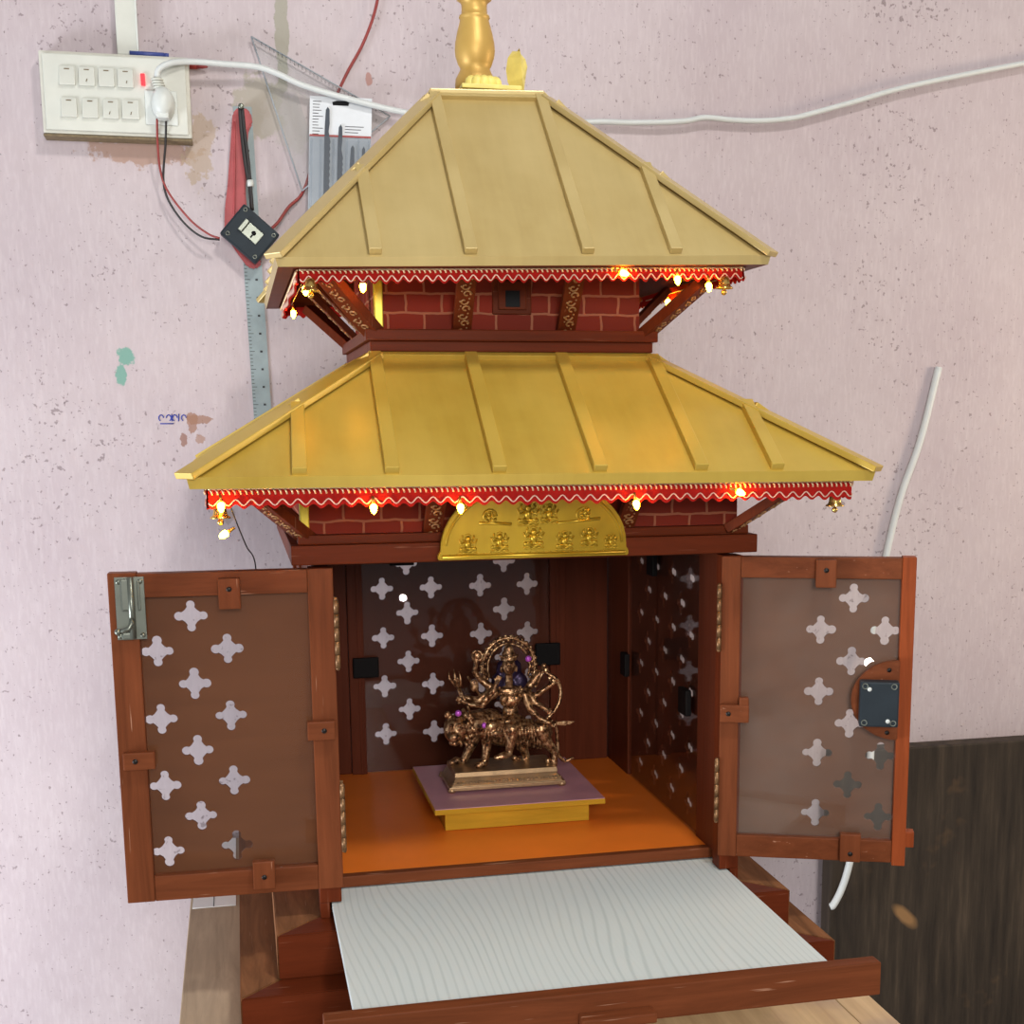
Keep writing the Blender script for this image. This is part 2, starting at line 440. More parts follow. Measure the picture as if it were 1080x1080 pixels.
# ------------------------------------------------------------------ the room
YW = .42; ZF = -1.35; ZT = -.60
w = struct(MB().box(-2.6, 2.6, YW, YW+.1, ZF, 1.9, 0).build('wall_back', 'wall'))
struct(MB().box(-2.6, 2.6, -3.2, YW, ZF-.05, ZF, 0).build('floor', 'floor'))
s = MB()
def stroke(pts): s.tube([(x, YW-.0004, z) for x, z in pts], .0009, 5)
bx, bz = -.4275, .0615
for i, (dx, sg) in enumerate(((0, 1), (.011, -1), (.02, 1), (.033, 1))):
    stroke([(bx+dx+.0035*cos(a)*sg, bz+.0045*sin(a)) for a in [x*.55 for x in range(9)]])
stroke([(bx+.0155, bz+.006), (bx+.0155, bz-.005)]); stroke([(bx+.026, bz+.006), (bx+.025, bz-.005)])
stroke([(bx-.002, bz-.0085), (bx+.018, bz-.0085)])
s.build('pen_scribble', 'blue_ink', w, 'short blue handwritten scribble on the wall')

# ------------------------------------------------------------------ table
t = thing('table', (-.02, -.12, ZF), 'pale worn plank table under the wooden shrine', 'table')
for i, (x0, x1) in enumerate(((-.409, -.15), (-.149, .09), (.091, .3205), (.3215, .363))):
    MB().box(x0, x1, -.66, .40, ZT-.028, ZT, .0015).build('table_plank', 'table' if i else 'table_grey', t)
for x in (-.37, .325):
    for y in (-.60, .34): MB().box(x-.025, x+.025, y-.025, y+.025, ZF, ZT-.0285).build('leg', 'table', t)
MB().box(-.344, .299, -.61, -.59, ZT-.11, ZT-.03).build('apron', 'table', t)
MB().box(-.344, .299, .33, .35, ZT-.11, ZT-.03).build('apron', 'table', t)
p = MB().box(-.4055, -.3475, .0865, .395, ZT+.0002, ZT+.0016, 0).mat(1).box(-.3778, -.3766, .0868, .39, ZT+.0013, ZT+.0019, 0).build('paper_sheet', ['paper', 'ink'])
tag(p, 'white sheet with a dark line lying at the table\'s back left beside the shrine', 'paper')
# dark board leaning at the right
b = MB().box(.652, 1.35, .335, .372, ZF, -.507, .003).build('weathered_board', 'darkboard')
tag(b, 'dark sooty weathered board standing against the wall at far right', 'board')

# ------------------------------------------------------------------ THE SHRINE
R = thing('temple_shrine', (0, 0, ZT), 'two-tiered wooden pagoda shrine with golden roofs and open latticed doors', 'shrine')
# plinth: two stepped rings of mitred boards
def ring(h, z0, z1, wdt, name):
    for q in range(4):
        def F(x, y, z, q=q):
            for _ in range(q): x, y = -y, x
            return Vector((x, y-.0037, z))
        e = .0006
        P = [(-h+e, -h), (h-e, -h), (h-wdt-e, -h+wdt), (-h+wdt+e, -h+wdt)]
        MB().prism([(u, v) for u, v in P], lambda u, tt, v: F(u, v, tt), z0, z1, .0012).build(
            name, ['raw_y' if q in (1, 3) else 'dark_x'], R, None if q not in (1, 3) else 'worn bare-wood side board of the plinth')
ring(.341, ZT+.0005, -.549, .06, 'plinth_step')
ring(.300, -.5487, -.498, .06, 'plinth_step')
MB().box(-.28, .28, -.28, .27, ZT+.001, -.5495, 0).build('plinth_core', 'dark_x', R)
MB().box(-.238, .238, -.238, .23, -.549, -.4985, 0).build('plinth_core', 'dark_x', R)
# deck (orange floor board) with brown front edge, on corner posts
zf = -.4676
MB().box(-.2465, .2465, -.203, .2625, zf-.012, zf, .0005).build('floor_board', 'orange', R, 'bright orange floor board inside the shrine')
MB().box(-.2465, .2465, -.2165, -.2035, zf-.0125, zf+.0008).build('floor_edge', 'wood_x', R)
for sx in (-1, 1):
    for y in (-.249, .252):
        x = sx*.2375
        if y > 0: MB().box(x-.009, x+.009, y-.013, y+.013, -.4978, -.101).build('corner_post', 'dark_z', R)
        else: MB().box(x-.012, x+.012, y-.013, y+.013, zf-.0125, -.101).box(x+.0015 if sx > 0 else x-.012, x+.012 if sx > 0 else x-.0015, y-.013, y+.013, -.4978, zf-.0125, .0006).build('corner_post', 'dark_z', R)
    MB().box(sx*.243-.004, sx*.243+.004, -.235, .238, -.4978, zf-.0125).build('base_rail', 'dark_y', R)
MB().box(-.228, .228, .244, .26, -.4978, zf-.0125).build('base_rail', 'dark_x', R)
# inner ceiling
MB().box(-.245, .245, -.24, .24, -.1005, -.0935, 0).build('ceiling_board', 'inner_y', R)

CT = .0735
def back_holes():
    H = []
    for x in (-.118, -.045, .0295, .1015):
        for k in range(4): H.append(cross_poly(x, -.190-CT*k))
    for x in (-.0815, .066):
        for k in range(4): H.append(cross_poly(x, -.1535-CT*k))
    return H
# back wall: framed lattice window, plain boards on both sides
bp_ = MB()
FB = lambda u, tt, v: Vector((u, .25+tt, v))
bp_.box(-.226, -.1715, .249, .262, zf, -.101); bp_.box(.1585, .226, .249, .262, zf, -.101); bp_.box(-.1718, .1588, .2602, .262, -.112, -.101, 0)
bw = bp_.build('back_panel', 'inner_z', R)
MB().box(-.171, -.1485, .243, .262, zf, -.101).box(-.158, -.153, .2415, .2445, zf, -.101, .0008).build('window_stile', 'inner_z', bw)
MB().box(.1345, .158, .243, .262, zf, -.101).box(.143, .148, .2415, .2445, zf, -.101, .0008).build('window_stile', 'inner_z', bw)
holed_panel('lattice_panel', rect(-.149, .135, zf, -.101), back_holes(), lambda u, tt, v: Vector((u, .257+tt, v)), .005, 'lattice_in', bw, 'dark lattice panel with rows of cross cutouts')
MB().box(-.1482, .1342, .2475, .2495, zf+.0005, -.1015, 0).build('glass_pane', 'glass', bw)
for (x, z, a, c) in ((-.147, -.304, .019, .015), (.129, -.296, .019, .017), (-.09, -.142, .018, .012)):
    MB().box(x-a, x+a, .233, .2415, z-c, z+c, .002).build('clip', 'clip', bw)
# side walls
for sx in (-1, 1):
    X = lambda d, sx=sx: sx*(.2285+d)
    def FS(u, tt, v, sx=sx): return Vector((sx*(.2365+tt), u, v))
    g = MB()
    def bb(y0, y1, d0, d1, z0=zf, z1=-.101): g.box(min(X(d0), X(d1)), max(X(d0), X(d1)), y0, y1, z0, z1)
    bb(.144, .2405, 0, .014); bb(-.2355, -.166, 0, .014); bb(-.1662, .1442, .0115, .014, -.112, -.101)
    sp_ = g.build('side_panel', 'inner_z' if sx > 0 else 'inner_z', R)
    H = []
    for i, y in enumerate((-.118, -.0815, -.045, -.0085, .028, .0645, .101)):
        for k in range(4 + (i % 2 == 0)):
            zz = -.1435-CT*k if i % 2 == 0 else -.180-CT*k
            if zz > -.45: H.append(cross_poly(y, zz, .92))
    holed_panel('lattice_panel', rect(-.1655, .1435, zf, -.101), H, FS, .005, 'lattice_in', sp_, 'dark side lattice panel with cross cutouts')
    g = MB(); g.box(min(X(.002), X(.0035)), max(X(.002), X(.0035)), -.165, .143, zf+.0005, -.1015, 0); g.build('glass_pane', 'glass', sp_)
    for (y, z, a, c) in ((.0161, -.1385, .014, .016), (.146, -.3, .013, .017), (-.128, -.30, .016, .017)):
        MB().box(min(X(-.008), X(0)), max(X(-.008), X(0)), y-a, y+a, z-c, z+c, .002).build('clip', 'clip', sp_)

# lintel + cornice (all round) and lower brick storey
l = MB()
def frame_ring(mb, hx, hy0, hy1, z0, z1, wd, bev=.0015):
    mb.box(-hx, hx, hy0, hy0+wd, z0, z1, bev); mb.box(-hx, hx, hy1-wd, hy1, z0, z1, bev)
    mb.box(-hx, -hx+wd, hy0+wd, hy1-wd, z0, z1, bev); mb.box(hx-wd, hx, hy0+wd, hy1-wd, z0, z1, bev)
frame_ring(l, .2666, -.2608, .2645, -.0979, -.0768, .03)
frame_ring(l, .2585, -.2525, .2565, -.0768, -.0665, .03)
l.build('lintel_frame', 'dark_x', R)
def brickbox(hx, hy, z0, z1, name):
    g = MB()
    g.box(-hx, hx, -hy, -hy+.012, z0, z1, 0); g.box(-hx, hx, hy-.012, hy, z0, z1, 0)
    g.box(-hx, -hx+.012, -hy+.012, hy-.012, z0, z1, 0); g.box(hx-.012, hx, -hy+.012, hy-.012, z0, z1, 0)
    return g.build(name, 'brick', R)
brickbox(.250, .236, -.0668, .052, 'brick_storey')
brickbox(.1545, .152, .1568, .288, 'brick_storey')
for hx, hy, z0, z1 in ((.250, .236, -.0665, -.012), (.1545, .152, .157, .222)):
    for sx in (-1,):
        MB().box(sx*hx-.005, sx*hx+.005, -hy-.004, -hy+.006, z0, z1).build('corner_trim', 'gold_leaf', R, 'thin yellow corner strip of the brick storey')

# roofs ----------------------------------------------------------
def tiltY(c, t):
    def f(v): 
        x, z = v[0]-c[0], v[2]-c[2]
        return Vector((c[0]+x*cos(t)-z*sin(t), v[1], c[2]+x*sin(t)+z*cos(t)))
    return f
def roof(name, mat, a, tx, ty, z0, z1, th, tl, fr, bw, bh, close, lab, shift=0):
    T0 = tiltY((0, 0, z0), tl)
    T = lambda v: T0(Vector((v[0]+shift*(1 if v[2] < (z0+z1)/2 else -.6), v[1], v[2]))) if shift else T0(Vector(v))
    g = MB(); b = g.bm; V = lambda *p: b.verts.new(p)
    ro = [V(-a,-a,z0), V(a,-a,z0), V(a,a,z0), V(-a,a,z0)]; rt = [V(-tx,-ty,z1), V(tx,-ty,z1), V(tx,ty,z1), V(-tx,ty,z1)]
    e = .0025
    lo = [V(-a+e,-a+e,z0-th), V(a-e,-a+e,z0-th), V(a-e,a-e,z0-th), V(-a+e,a-e,z0-th)]
    k = .93
    li = [V(-a*k,-a*k,z0-th), V(a*k,-a*k,z0-th), V(a*k,a*k,z0-th), V(-a*k,a*k,z0-th)]
    lt = [V(-tx,-ty,z1-th*1.6), V(tx,-ty,z1-th*1.6), V(tx,ty,z1-th*1.6), V(-tx,ty,z1-th*1.6)]
    for i in range(4):
        j = (i+1) % 4
        b.faces.new((ro[i], ro[j], rt[j], rt[i])); b.faces.new((lo[j], lo[i], li[i], li[j]))
        b.faces.new((ro[j], ro[i], lo[i], lo[j])); b.faces.new((li[i], lt[i], lt[j], li[j])); b.faces.new((rt[i], rt[j], lt[j], lt[i]))
    bmesh.ops.recalc_face_normals(b, faces=b.faces)
    for f in b.faces:
        n = f.normal
        if n.z < -.3: f.material_index = 1
    g.xform(T)
    ro_ = g.build(name, [mat, 'dark_x'], R, lab)
    # battens
    for q in range(4):
        def rot(p, q=q):
            x, y, z = p
            for _ in range(q): x, y = -y, x
            return (x, y, z)
        A, Tq, Tt = a, (tx if q % 2 == 0 else ty), (ty if q % 2 == 0 else tx)
        nrm = Vector(rot((0, -(z1-z0), (A-Tt))))
        for x in fr:
            if abs(x) <= Tq: yt, zt = -Tt, z1
            else:
                f = (abs(x)-Tq)/(A-Tq); yt, zt = -Tt-(A-Tt)*f, z1+(z0-z1)*f
            f = .012
            p1 = (x, -A+(A-Tt)*f, z0+(z1-z0)*f)
            mb = MB().obox(rot((x, yt, zt)), rot(p1), nrm, bw, bh, .001, -.001); mb.xform(T)
            mb.build('roof_batten', mat, ro_)
        c0, c1 = rot((-Tq, -Tt, z1)), rot((-A*1.005, -A*1.005, z0))
        n2 = Vector(rot((-1, -1, 0))).normalized()*.5 + Vector((0, 0, 1))
        mb = MB().obox(c0, c1, n2, bw*1.7, bh*.75, .001, -.002); mb.xform(T)
        mb.build('hip_batten', mat, ro_)
        # top rail under the storey above
        mb = MB().obox(rot((-Tq, -Tt, z1)), rot((Tq, -Tt, z1)), nrm, .012, bh*.8, .001, -.001); mb.xform(T)
        mb.build('top_rail', mat, ro_)
    return ro_, T
lowroof, TL = roof('lower_roof', 'roof_low', .3645, .163, .163, .0005, .1267, .0115, -.0043, (-.256, -.164, -.054, .053, .164, .25), .0145, .009, False, 'wide yellow-gold lower roof', -.003)
uproof, TU = roof('upper_roof', 'roof_up', .2715, .068, .0586, .228, .4349, .0095, .0238, (-.168, -.067, .0615, .161), .0135, .0085, True, 'steep pale-gold upper roof')
g = MB().box(-.0725, .0665, -.063, .063, .4335, .4435, .0015); g.xform(TU); g.build('ridge_cap', 'roof_up', uproof)
# upper cornice on the lower roof
g = MB(); frame_ring(g, .1665, -.1685, .1685, .1325, .1445, .03); frame_ring(g, .1715, -.1735, .1735, .1445, .1575, .03)
g.build('cornice', 'dark_x', R)

# finial
fx, fy = -.0118, 0
prof = [(px*1.0/841, .5601-yy*.0011) for px, yy in [(0.1, 95), (20.5, 95), (21, 90), (20.5, 84), (18.5, 80), (16, 75), (15.3, 72), (17.5, 68), (20, 60), (20.8, 53), (20.2, 45), (18.5, 36), (16.5, 28), (15, 22), (15, 20.5), (16, 19), (15.5, 17), (13.5, 15.5), (13, 10), (13.2, 5), (15, 2), (18, 0), (18, -5), (14, -8), (15, -14), (19, -26), (17, -36), (9, -50), (6, -60), (4, -75), (.05, -90)]]
fin = MB().lathe(prof, (fx, fy, 0)).build('finial', 'gold', R, 'turned golden finial')
MB().box(-.0385, .0345, -.060, .034, .4448, .4500, .0012).build('base_plate', 'pale_yellow', fin)
g = MB()
for k in range(5):
    a = -pi/2 + (k-2)*.32
    g.ball((fx+.003+.0245*cos(a), fy-.018+.026*sin(a), .4545), (.0082, .005, .0098), 2)
g.build('lotus_petals', 'pale_yellow', fin)
# leaf-shaped horn beside the finial
g = MB()
L = [(.0468, .4478), (.0415, .460), (.0345, .474), (.0325, .489), (.035, .503), (.041, .511), (.047, .5115)]
Rr_ = [(.0545, .4478), (.0552, .462), (.0575, .478), (.0605, .494), (.058, .503), (.052, .509), (.047, .5115)]
Mid = [(.0545, .4478), (.0525, .462), (.0505, .476), (.0495, .489), (.049, .501), (.048, .508), (.047, .5115)]
v0 = [g.bm.verts.new((x, .028, z)) for x, z in L]; v1 = [g.bm.verts.new((x, .014, z)) for x, z in Mid]; v2 = [g.bm.verts.new((x, .03, z)) for x, z in Rr_]
v3 = [g.bm.verts.new((x, .034, z)) for x, z in Mid]
for A, B in ((v0, v1), (v1, v2), (v2, v3), (v3, v0)):
    for i in range(6):
        try: g.bm.faces.new((A[i], A[i+1], B[i+1], B[i]))
        except ValueError: pass
bmesh.ops.remove_doubles(g.bm, verts=g.bm.verts, dist=.0002); bmesh.ops.recalc_face_normals(g.bm, faces=g.bm.faces)
g.build('leaf_horn', 'pale_yellow', R, 'yellow leaf-shaped ornament on the ridge')

# struts ---------------------------------------------------------
def strut(p0, p1, n, w=.021, th=.010, carve=True, mat='dark_z'):
    p0, p1, n = Vector(p0), Vector(p1), Vector(n)
    st = MB().obox(p0, p1, n, w, th, .001).build('strut', mat, R)
    if carve:
        d = (p1-p0).normalized(); n = (n-d*(n@d)).normalized(); sd = d.cross(n)
        g = MB(); Lh = (p1-p0).length; k = max(3, int(Lh/.0105))
        for i in range(k):
            c = p0+d*(Lh*(i+.5)/k)+n*(th+.0002)
            sg = 1 if i % 2 else -1
            g.tube([c+(sd*cos(a)+d*sin(a)*sg)*(.0052-.0005*j)+sd*.0012*sg for j, a in enumerate([x*.75 for x in range(8)])], .0011, 6)
            g.ball(c+sd*.0055*sg, .0016, 1); g.ball(c-sd*.0045*sg+d*.004, .0013, 1)
        g.build('carving', 'carving', st, 'carved scroll pattern on the strut')
def side(q):
    def f(x, y, z):
        for _ in range(q): x, y = -y, x
        return Vector((x, y, z))
    return f
for q in range(4):
    F = side(q); n = F(0, -1, -1)
    for x in (-.1115, .110):
        strut(F(x, -.2385, -.0655), F(x+(.003 if x > 0 else .002), -.300, -.004), n, .021, .008)
    strut(F(-.2455, -.2345, -.066), F(-.306, -.300, -.010), F(-1, -1, -1.6), .023, .011)
    for x in (-.0605, .0625):
        strut(F(x, -.1555, .1585), F(x-.002, -.215, .2185), n, .0215, .008)
    strut(F(-.158, -.1555, .1585), F(-.212, -.209, .213), F(-1, -1, -1.6), .024, .012)
# niche window
g = MB().box(-.023, .023, -.1555, -.151, .176, .216).box(-.0165, .0165, -.159, -.1553, .181, .213).mat(1).box(-.0085, .0085, -.1596, -.1588, .184, .2025, .0004)
g.build('niche_window', ['dark_x', 'black'], R, 'tiny dark blind window between the struts')

# torana: golden half-round panel over the door ------------------
poly = [(-.1105, -.0945), (.1045, -.0945), (.1045, -.088)]
N = 22; rx, top = .1085, .078
for i in range(N+1):
    a = pi*i/N
    poly.append((-.003+rx*cos(a)*(.965), -.086+top*max(0, sin(a))**.9))
poly.append((-.1105, -.088))
FT = lambda u, tt, v: Vector((u, -.2735-(v+.0945)*.14-tt, v))
tor = MB().prism(poly, FT, 0, .008, .001).build('torana', 'torana', R, 'golden embossed half-round panel above the doorway')
g = MB()
g.tube([FT(-.003+rx*.915*cos(a), .0085, -.086+top*.91*sin(a)**.9) for a in [pi*i/40 for i in range(1, 40)]], .0016, 6)
g.tube([FT(-.106, .0085, -.091), FT(.1, .0085, -.091)], .0022, 6)
g.tube([FT(-.066, .0085, -.0545), FT(-.03, .0085, -.0565)], .0018, 6); g.tube([FT(.022, .0085, -.0565), FT(.07, .0085, -.0525)], .0018, 6)
for (u, v, k) in ((-.078, -.078, 1), (-.043, -.0765, 1), (-.005, -.073, 1.15), (.030, -.077, 1), (.058, -.074, 1), (.083, -.079, .75), (-.012, -.047, 1.2), (.012, -.047, 1.0), (-.055, -.049, .6), (.052, -.046, .6)):
    g.ball(FT(u, .0105, v+.0065*k), .0028*k, 2); g.ball(FT(u, .0095, v+.0008*k), (.0036*k, .0038, .0046*k), 2)
    g.tube([FT(u+.0026*k*cos(q), .0095, v+.0098*k+.0012*k*sin(q)) for q in [x*.5 for x in range(13)]], .0009, 5)
    for sg in (-1, 1):
        g.limb([FT(u+sg*.001*k, .0095, v-.0040*k), FT(u+sg*.0078*k, .0095, v-.0048*k), FT(u+sg*.0012*k, .0105, v-.0070*k)], [.0022*k, .0020*k, .0014*k])
        g.limb([FT(u+sg*.003*k, .0095, v+.0030*k), FT(u+sg*.0078*k, .0092, v+.0004*k), FT(u+sg*.0098*k, .0092, v+.0052*k)], [.0014*k, .0012*k, .0011*k])
        g.limb([FT(u+sg*.003*k, .0095, v+.0038*k), FT(u+sg*.0070*k, .0092, v+.0058*k), FT(u+sg*.0062*k, .0092, v+.0098*k)], [.0013*k, .0011*k, .0010*k])
    g.tube([FT(u-.010*k+.020*k*i/12, .0088, v-.0092*k+.0008*sin(i*2.2)) for i in range(13)], .0011, 5)
for sg in (-1, 1):
    g.tube([FT(sg*.052-.002+.007*cos(a), .0085, -.0475+.007*sin(a)) for a in [x*.6 for x in range(11)]], .0016, 6)
for j in range(26): g.ball(FT(-.098+.0075*j, .008, -.0885), .0014, 1)
g.build('relief', 'torana', tor, 'embossed deity figures and scrolls')

# fringe under the eaves -----------------------------------------
def fringe(h, zt, hgt, per, T, tier):
    for q in range(4):
        F0 = side(q); F = lambda x, y, z: T(F0(x, y, z))
        n = int(2*h/per*8); g = MB(); b = g.bm; fr = []; bk = []
        for i in range(n+1):
            x = -h+2*h*i/n; ph = 2*pi*(x+h)/per
            zb = zt-hgt-.0022*sin(ph)+.0006*sin(x*91); wv = .0008*sin(x*37+q)
            fr.append((b.verts.new(F(x, -h-.0012+wv, zt)), b.verts.new(F(x, -h-.002+wv*2, zb)))); bk.append((b.verts.new(F(x, -h+.0004+wv, zt)), b.verts.new(F(x, -h-.0004+wv*2, zb))))
        for i in range(n):
            a0, b0 = fr[i]; a1, b1 = fr[i+1]; c0, d0 = bk[i]; c1, d1 = bk[i+1]
            b.faces.new((a0, a1, b1, b0)); b.faces.new((c1, c0, d0, d1)); b.faces.new((b0, b1, d1, d0)); b.faces.new((a1, a0, c0, c1))
        rb = g.build('fringe_ribbon', 'lace_red', R, 'red scalloped ribbon hung under the eave')
        g = MB(); m = n
        g.tube([F(-h+2*h*i/m, -h-.0030+.0008*sin((-h+2*h*i/m)*37+q)*2, zt-hgt*.77-.0030*sin(2*pi*(2*h*i/m)/per)) for i in range(m+1)], .00075, 5)
        g.build('rickrack_cord', 'lace_white', rb, 'pale wavy cord sewn on the ribbon')
        g = MB(); k = int(2*h/.0056)
        for i in range(k):
            x = -h+2*h*(i+.5)/k
            g.tube([F(x-.0012, -h-.0028, zt-hgt*.10), F(x+.0006, -h-.0036, zt-hgt*.22), F(x+.0012, -h-.0028, zt-hgt*.36)], .0010, 5)
        g.tube([F(-h, -h-.0018, zt-hgt*.08), F(h, -h-.0018, zt-hgt*.08)], .0009, 5)
        g.build('gold_braid', 'lace_gold', rb, 'gold twisted braid along the ribbon top')
fringe(.345, -.0105, .0195, .0152, TL, 'lower')
fringe(.2465, .2185, .0135, .0125, TU, 'upper')

# doors ----------------------------------------------------------
def door(s, H, th, W, st_h, st_o, zt, zb, rt, rb, holes, lattice, glass, lab):
    e = Vector((s*cos(th), -sin(th), 0)); n = Vector((-s*sin(th), -cos(th), 0)); H = Vector(H)
    F = lambda a, o, z: H+e*a+n*o+Vector((0, 0, z))
    D = -.019
    g = MB()
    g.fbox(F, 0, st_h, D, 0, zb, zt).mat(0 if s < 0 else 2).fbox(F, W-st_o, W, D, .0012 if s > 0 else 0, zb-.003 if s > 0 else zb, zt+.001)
    g.mat(1).fbox(F, st_h, W-st_o, D, -.0004, rt, zt-.0003).fbox(F, st_h, W-st_o, D, -.0006, zb, rb)
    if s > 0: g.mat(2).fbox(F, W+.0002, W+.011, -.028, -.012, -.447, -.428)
    d = g.build('door', ['wood_z', 'wood_x', 'lit_wood'], R, lab)
    holed_panel('lattice_panel', rect(st_h-.004, W-st_o+.004, rb-.004, rt+.004), holes, lambda u, tt, v: F(u, -.0145+tt, v), .004, lattice, d, 'thin brown panel with cross cutouts')
    MB().fbox(F, st_h-.003, W-st_o+.003, -.009, -.007, rb-.003, rt+.003, 0).build('glass_pane', glass, d)
    return d, F
def turnbutton(F, d, a, z, w, h, sc, mat='wood_z'):
    g = MB().fbox(F, a-w/2, a+w/2, .0004, .011, z-h/2, z+h/2, .0015)
    g.fbox(F, a-w*.2, a+w*.3, -.0065, .0006, z-h*.2, z+h*.2, .001)
    g.mat(1).lathe([(.0, .0118), (.0024, .0118), (.0032, .0106), (.0032, .009)], F=lambda x, y, q: F(a+sc[0]+x, q, z+sc[1]+y), seg=12)
    g.build('turn_button', [mat, 'screw'], d, 'small wooden turn button with a dark screw')
def hinge(F, d, z0, z1):
    g = MB(); k = 5
    for i in range(k):
        a, b = z0+(z1-z0)*i/k, z0+(z1-z0)*(i+1)/k
        g.tube([F(-.0022, .0008, a+.0004), F(-.0022, .0008, b-.0004)], .0029, 10)
    g.ball(F(-.0022, .0008, z1), .0028, 1); g.ball(F(-.0022, .0008, z0), .0028, 1)
    g.fbox(F, -.004, .012, -.0206, -.0193, z0, z1, 0)
    g.build('hinge', 'hinge', d, 'brass butt hinge')
def doorholes():
    H = []
    for k in range(4):
        H.append(cross_poly(.1515, -.150-.0742*k)); H.append(cross_poly(.1882, -.1872-.0745*k)); H.append(cross_poly(.115, -.1872-.0738*k))
    return H
zt, zb = -.1015, -.4629
ld, FL = door(-1, (-.2232, -.2639, 0), -.0235,   .2335, .0272, .0292, zt, zb, -.1272, -.4345, doorholes(), 'lattice', 'glass', 'left open door with cross-cut panel and steel bolt')
rd, FR = door(1, (.2232, -.2608, 0), .3802, .2195, .0222, .0155, zt, zb, -.1262, -.4362, doorholes(), 'lattice', 'glass_dusty', 'right open door with cross-cut panel and black lock box')
for F, d in ((FL, ld), (FR, rd)):
    hinge(F, d, -.2116, -.1352); hinge(F, d, -.4194, -.3436)
turnbutton(FL, d=ld, a=.1095, z=-.1245, w=.023, h=.033, sc=(0, .005))
turnbutton(FL, ld, .0185, -.2785, .030, .021, (-.003, 0), 'wood_x'); turnbutton(FL, ld, .2115, -.3015, .033, .019, (.004, 0), 'wood_x')
turnbutton(FL, ld, .0865, -.4385, .024, .032, (0, -.002))
turnbutton(FR, rd, .1185, -.1195, .023, .032, (0, .004)); turnbutton(FR, rd, .0175, -.2855, .034, .021, (-.007, 0), 'wood_x'); turnbutton(FR, rd, .1555, -.4435, .024, .034, (0, -.007))
MB().fbox(FR, .0225, .034, .0004, .010, -.277, -.266, .002).build('wood_knob', 'wood_z', rd)
# steel tower bolt
g = MB().fbox(FL, .1965, .2265, .0002, .0022, -.1710, -.1045, .0006)
g.fbox(FL, .2098, .2205, .002, .0085, -.1400, -.1060, .002).fbox(FL, .2088, .2215, .002, .0088, -.1705, -.1625, .002)
g.tube([FL(.2098, .0075, -.1042), FL(.2098, .0075, -.1690)], .0034, 12)
g.tube([FL(.2098, .008, -.1465), FL(.2105, .0115, -.1530), FL(.2135, .0125, -.1580), FL(.2235, .0125, -.1605)], .0027, 10); g.ball(FL(.2245, .0125, -.1608), .0038, 2)
g.fbox(FL, .2010, .2036, .0022, .0060, -.140, -.108, .001)
for a, z in ((.2225, -.1095), (.2005, -.1095), (.2005, -.1665), (.2235, -.1672)): g.lathe([(0, .0036), (.0022, .0034), (.0028, .0024), (.0028, .0018)], F=lambda x, y, q, a=a, z=z: FL(a+x, q, z+y), seg=10)
g.build('tower_bolt', 'steel', ld, 'galvanised steel tower bolt')
# lock box on a half-round wooden pad
poly = [(.2045, -.2185), (.2045, -.3120)]
poly += [(.2045-.0535*sin(a), -.26525-.04675*cos(a)) for a in [pi*i/24 for i in range(1, 24)]]
g = MB().prism(poly, lambda u, tt, v: FR(u, tt, v), .0005, .0095, .0012)
g.mat(1)
for z in (-.2295, -.3030): g.lathe([(0, .0102), (.0026, .0102), (.0026, .009)], F=lambda x, y, q, z=z: FR(.1925+x, q, z+y), seg=10)
g.build('lock_pad', ['wood_x', 'screw'], rd, 'half-round brown wooden pad')
g = MB().fbox(FR, .1595, .2030, .0097, .0275, -.2930, -.2405, .002)
g.mat(1)
for a in (.1650, .1972):
    for z in (-.2455, -.2880):
        g.tube([FR(a+.003*cos(x), .0278, z+.003*sin(x)) for x in [2*pi*i/14 for i in range(14)]], .0007, 5, closed=True)
g.mat(2)
for a, z in ((.1698, -.2490), (.1912, -.2858)): g.lathe([(0, .0284), (.0024, .0284), (.0026, .027)], F=lambda x, y, q, a=a, z=z: FR(a+x, q, z+y), seg=12)
g.build('lock_box', ['lockgrey', 'steel', 'white'], rd, 'black square lock case with silver screws')

# drawer ---------------------------------------------------------
ZD = -.4815
dr = MB().box(-.2365, .2365, -.5610, -.06, ZD-.008, ZD, .0006).build('drawer', 'laminate', R, 'pulled-out white woodgrain tray')
MB().box(-.2655, .2790, -.5790, -.5612, -.5085, -.4745, .0016).build('drawer_front', 'wood_x', dr, 'brown front board of the tray')
MB().box(-.030, .042, -.597, -.5792, -.5035, -.4935, .0016).build('drawer_pull', 'wood_x', dr, 'brown wooden pull block')

# ------------------------------------------------------------------ statue and its stand
ps = thing('statue_stand', (.02, .03, zf), 'low stand with pink top and gold-painted sides under the brass statue', 'stand')
MB().box(-.0925, .1330, -.0800, .145, -.4425, -.4355, .0006).mat(1).box(-.092, .1325, -.0795, .1445, -.4357, -.4348, .0003).build('top_board', ['ped_gold', 'pink'], ps, 'pink laminate top with gold edge')
MB().box(-.0780, .1140, -.0680, .130, zf+.0004, -.4427).build('base_block', 'ped_gold', ps, 'gold-painted block')

ZI = -.4345; YI = .036
idol = thing('goddess_statue', (.016, YI, ZI), 'small antique brass statue of a many-armed goddess riding a lion', 'statue')
def P(px, py, dy=0):       # sculpting grid over the statue's own plane
    return Vector((dy*.2, 0, -dy*.22)) + Vector((.0364+.00144*(px-541.5), YI+dy, -.2316-.001314*(py-668)-.000068*(px-540)))
g = MB()
def slab(x0, x1, y0, y1, z0, z1, e=0): g.hexa([(x0,y0,z0),(x1,y0,z0),(x1,y1,z0),(x0,y1,z0),(x0+e,y0+e,z1),(x1-e,y0+e,z1),(x1-e,y1-e,z1),(x0+e,y1-e,z1)], .0006)
slab(-.063, .0955, -.012, .078, ZI+.003, ZI+.008); slab(-.060, .0925, -.009, .075, ZI+.008, ZI+.019, .007); slab(-.0545, .087, -.0035, .0695, ZI+.019, ZI+.0255, .001)
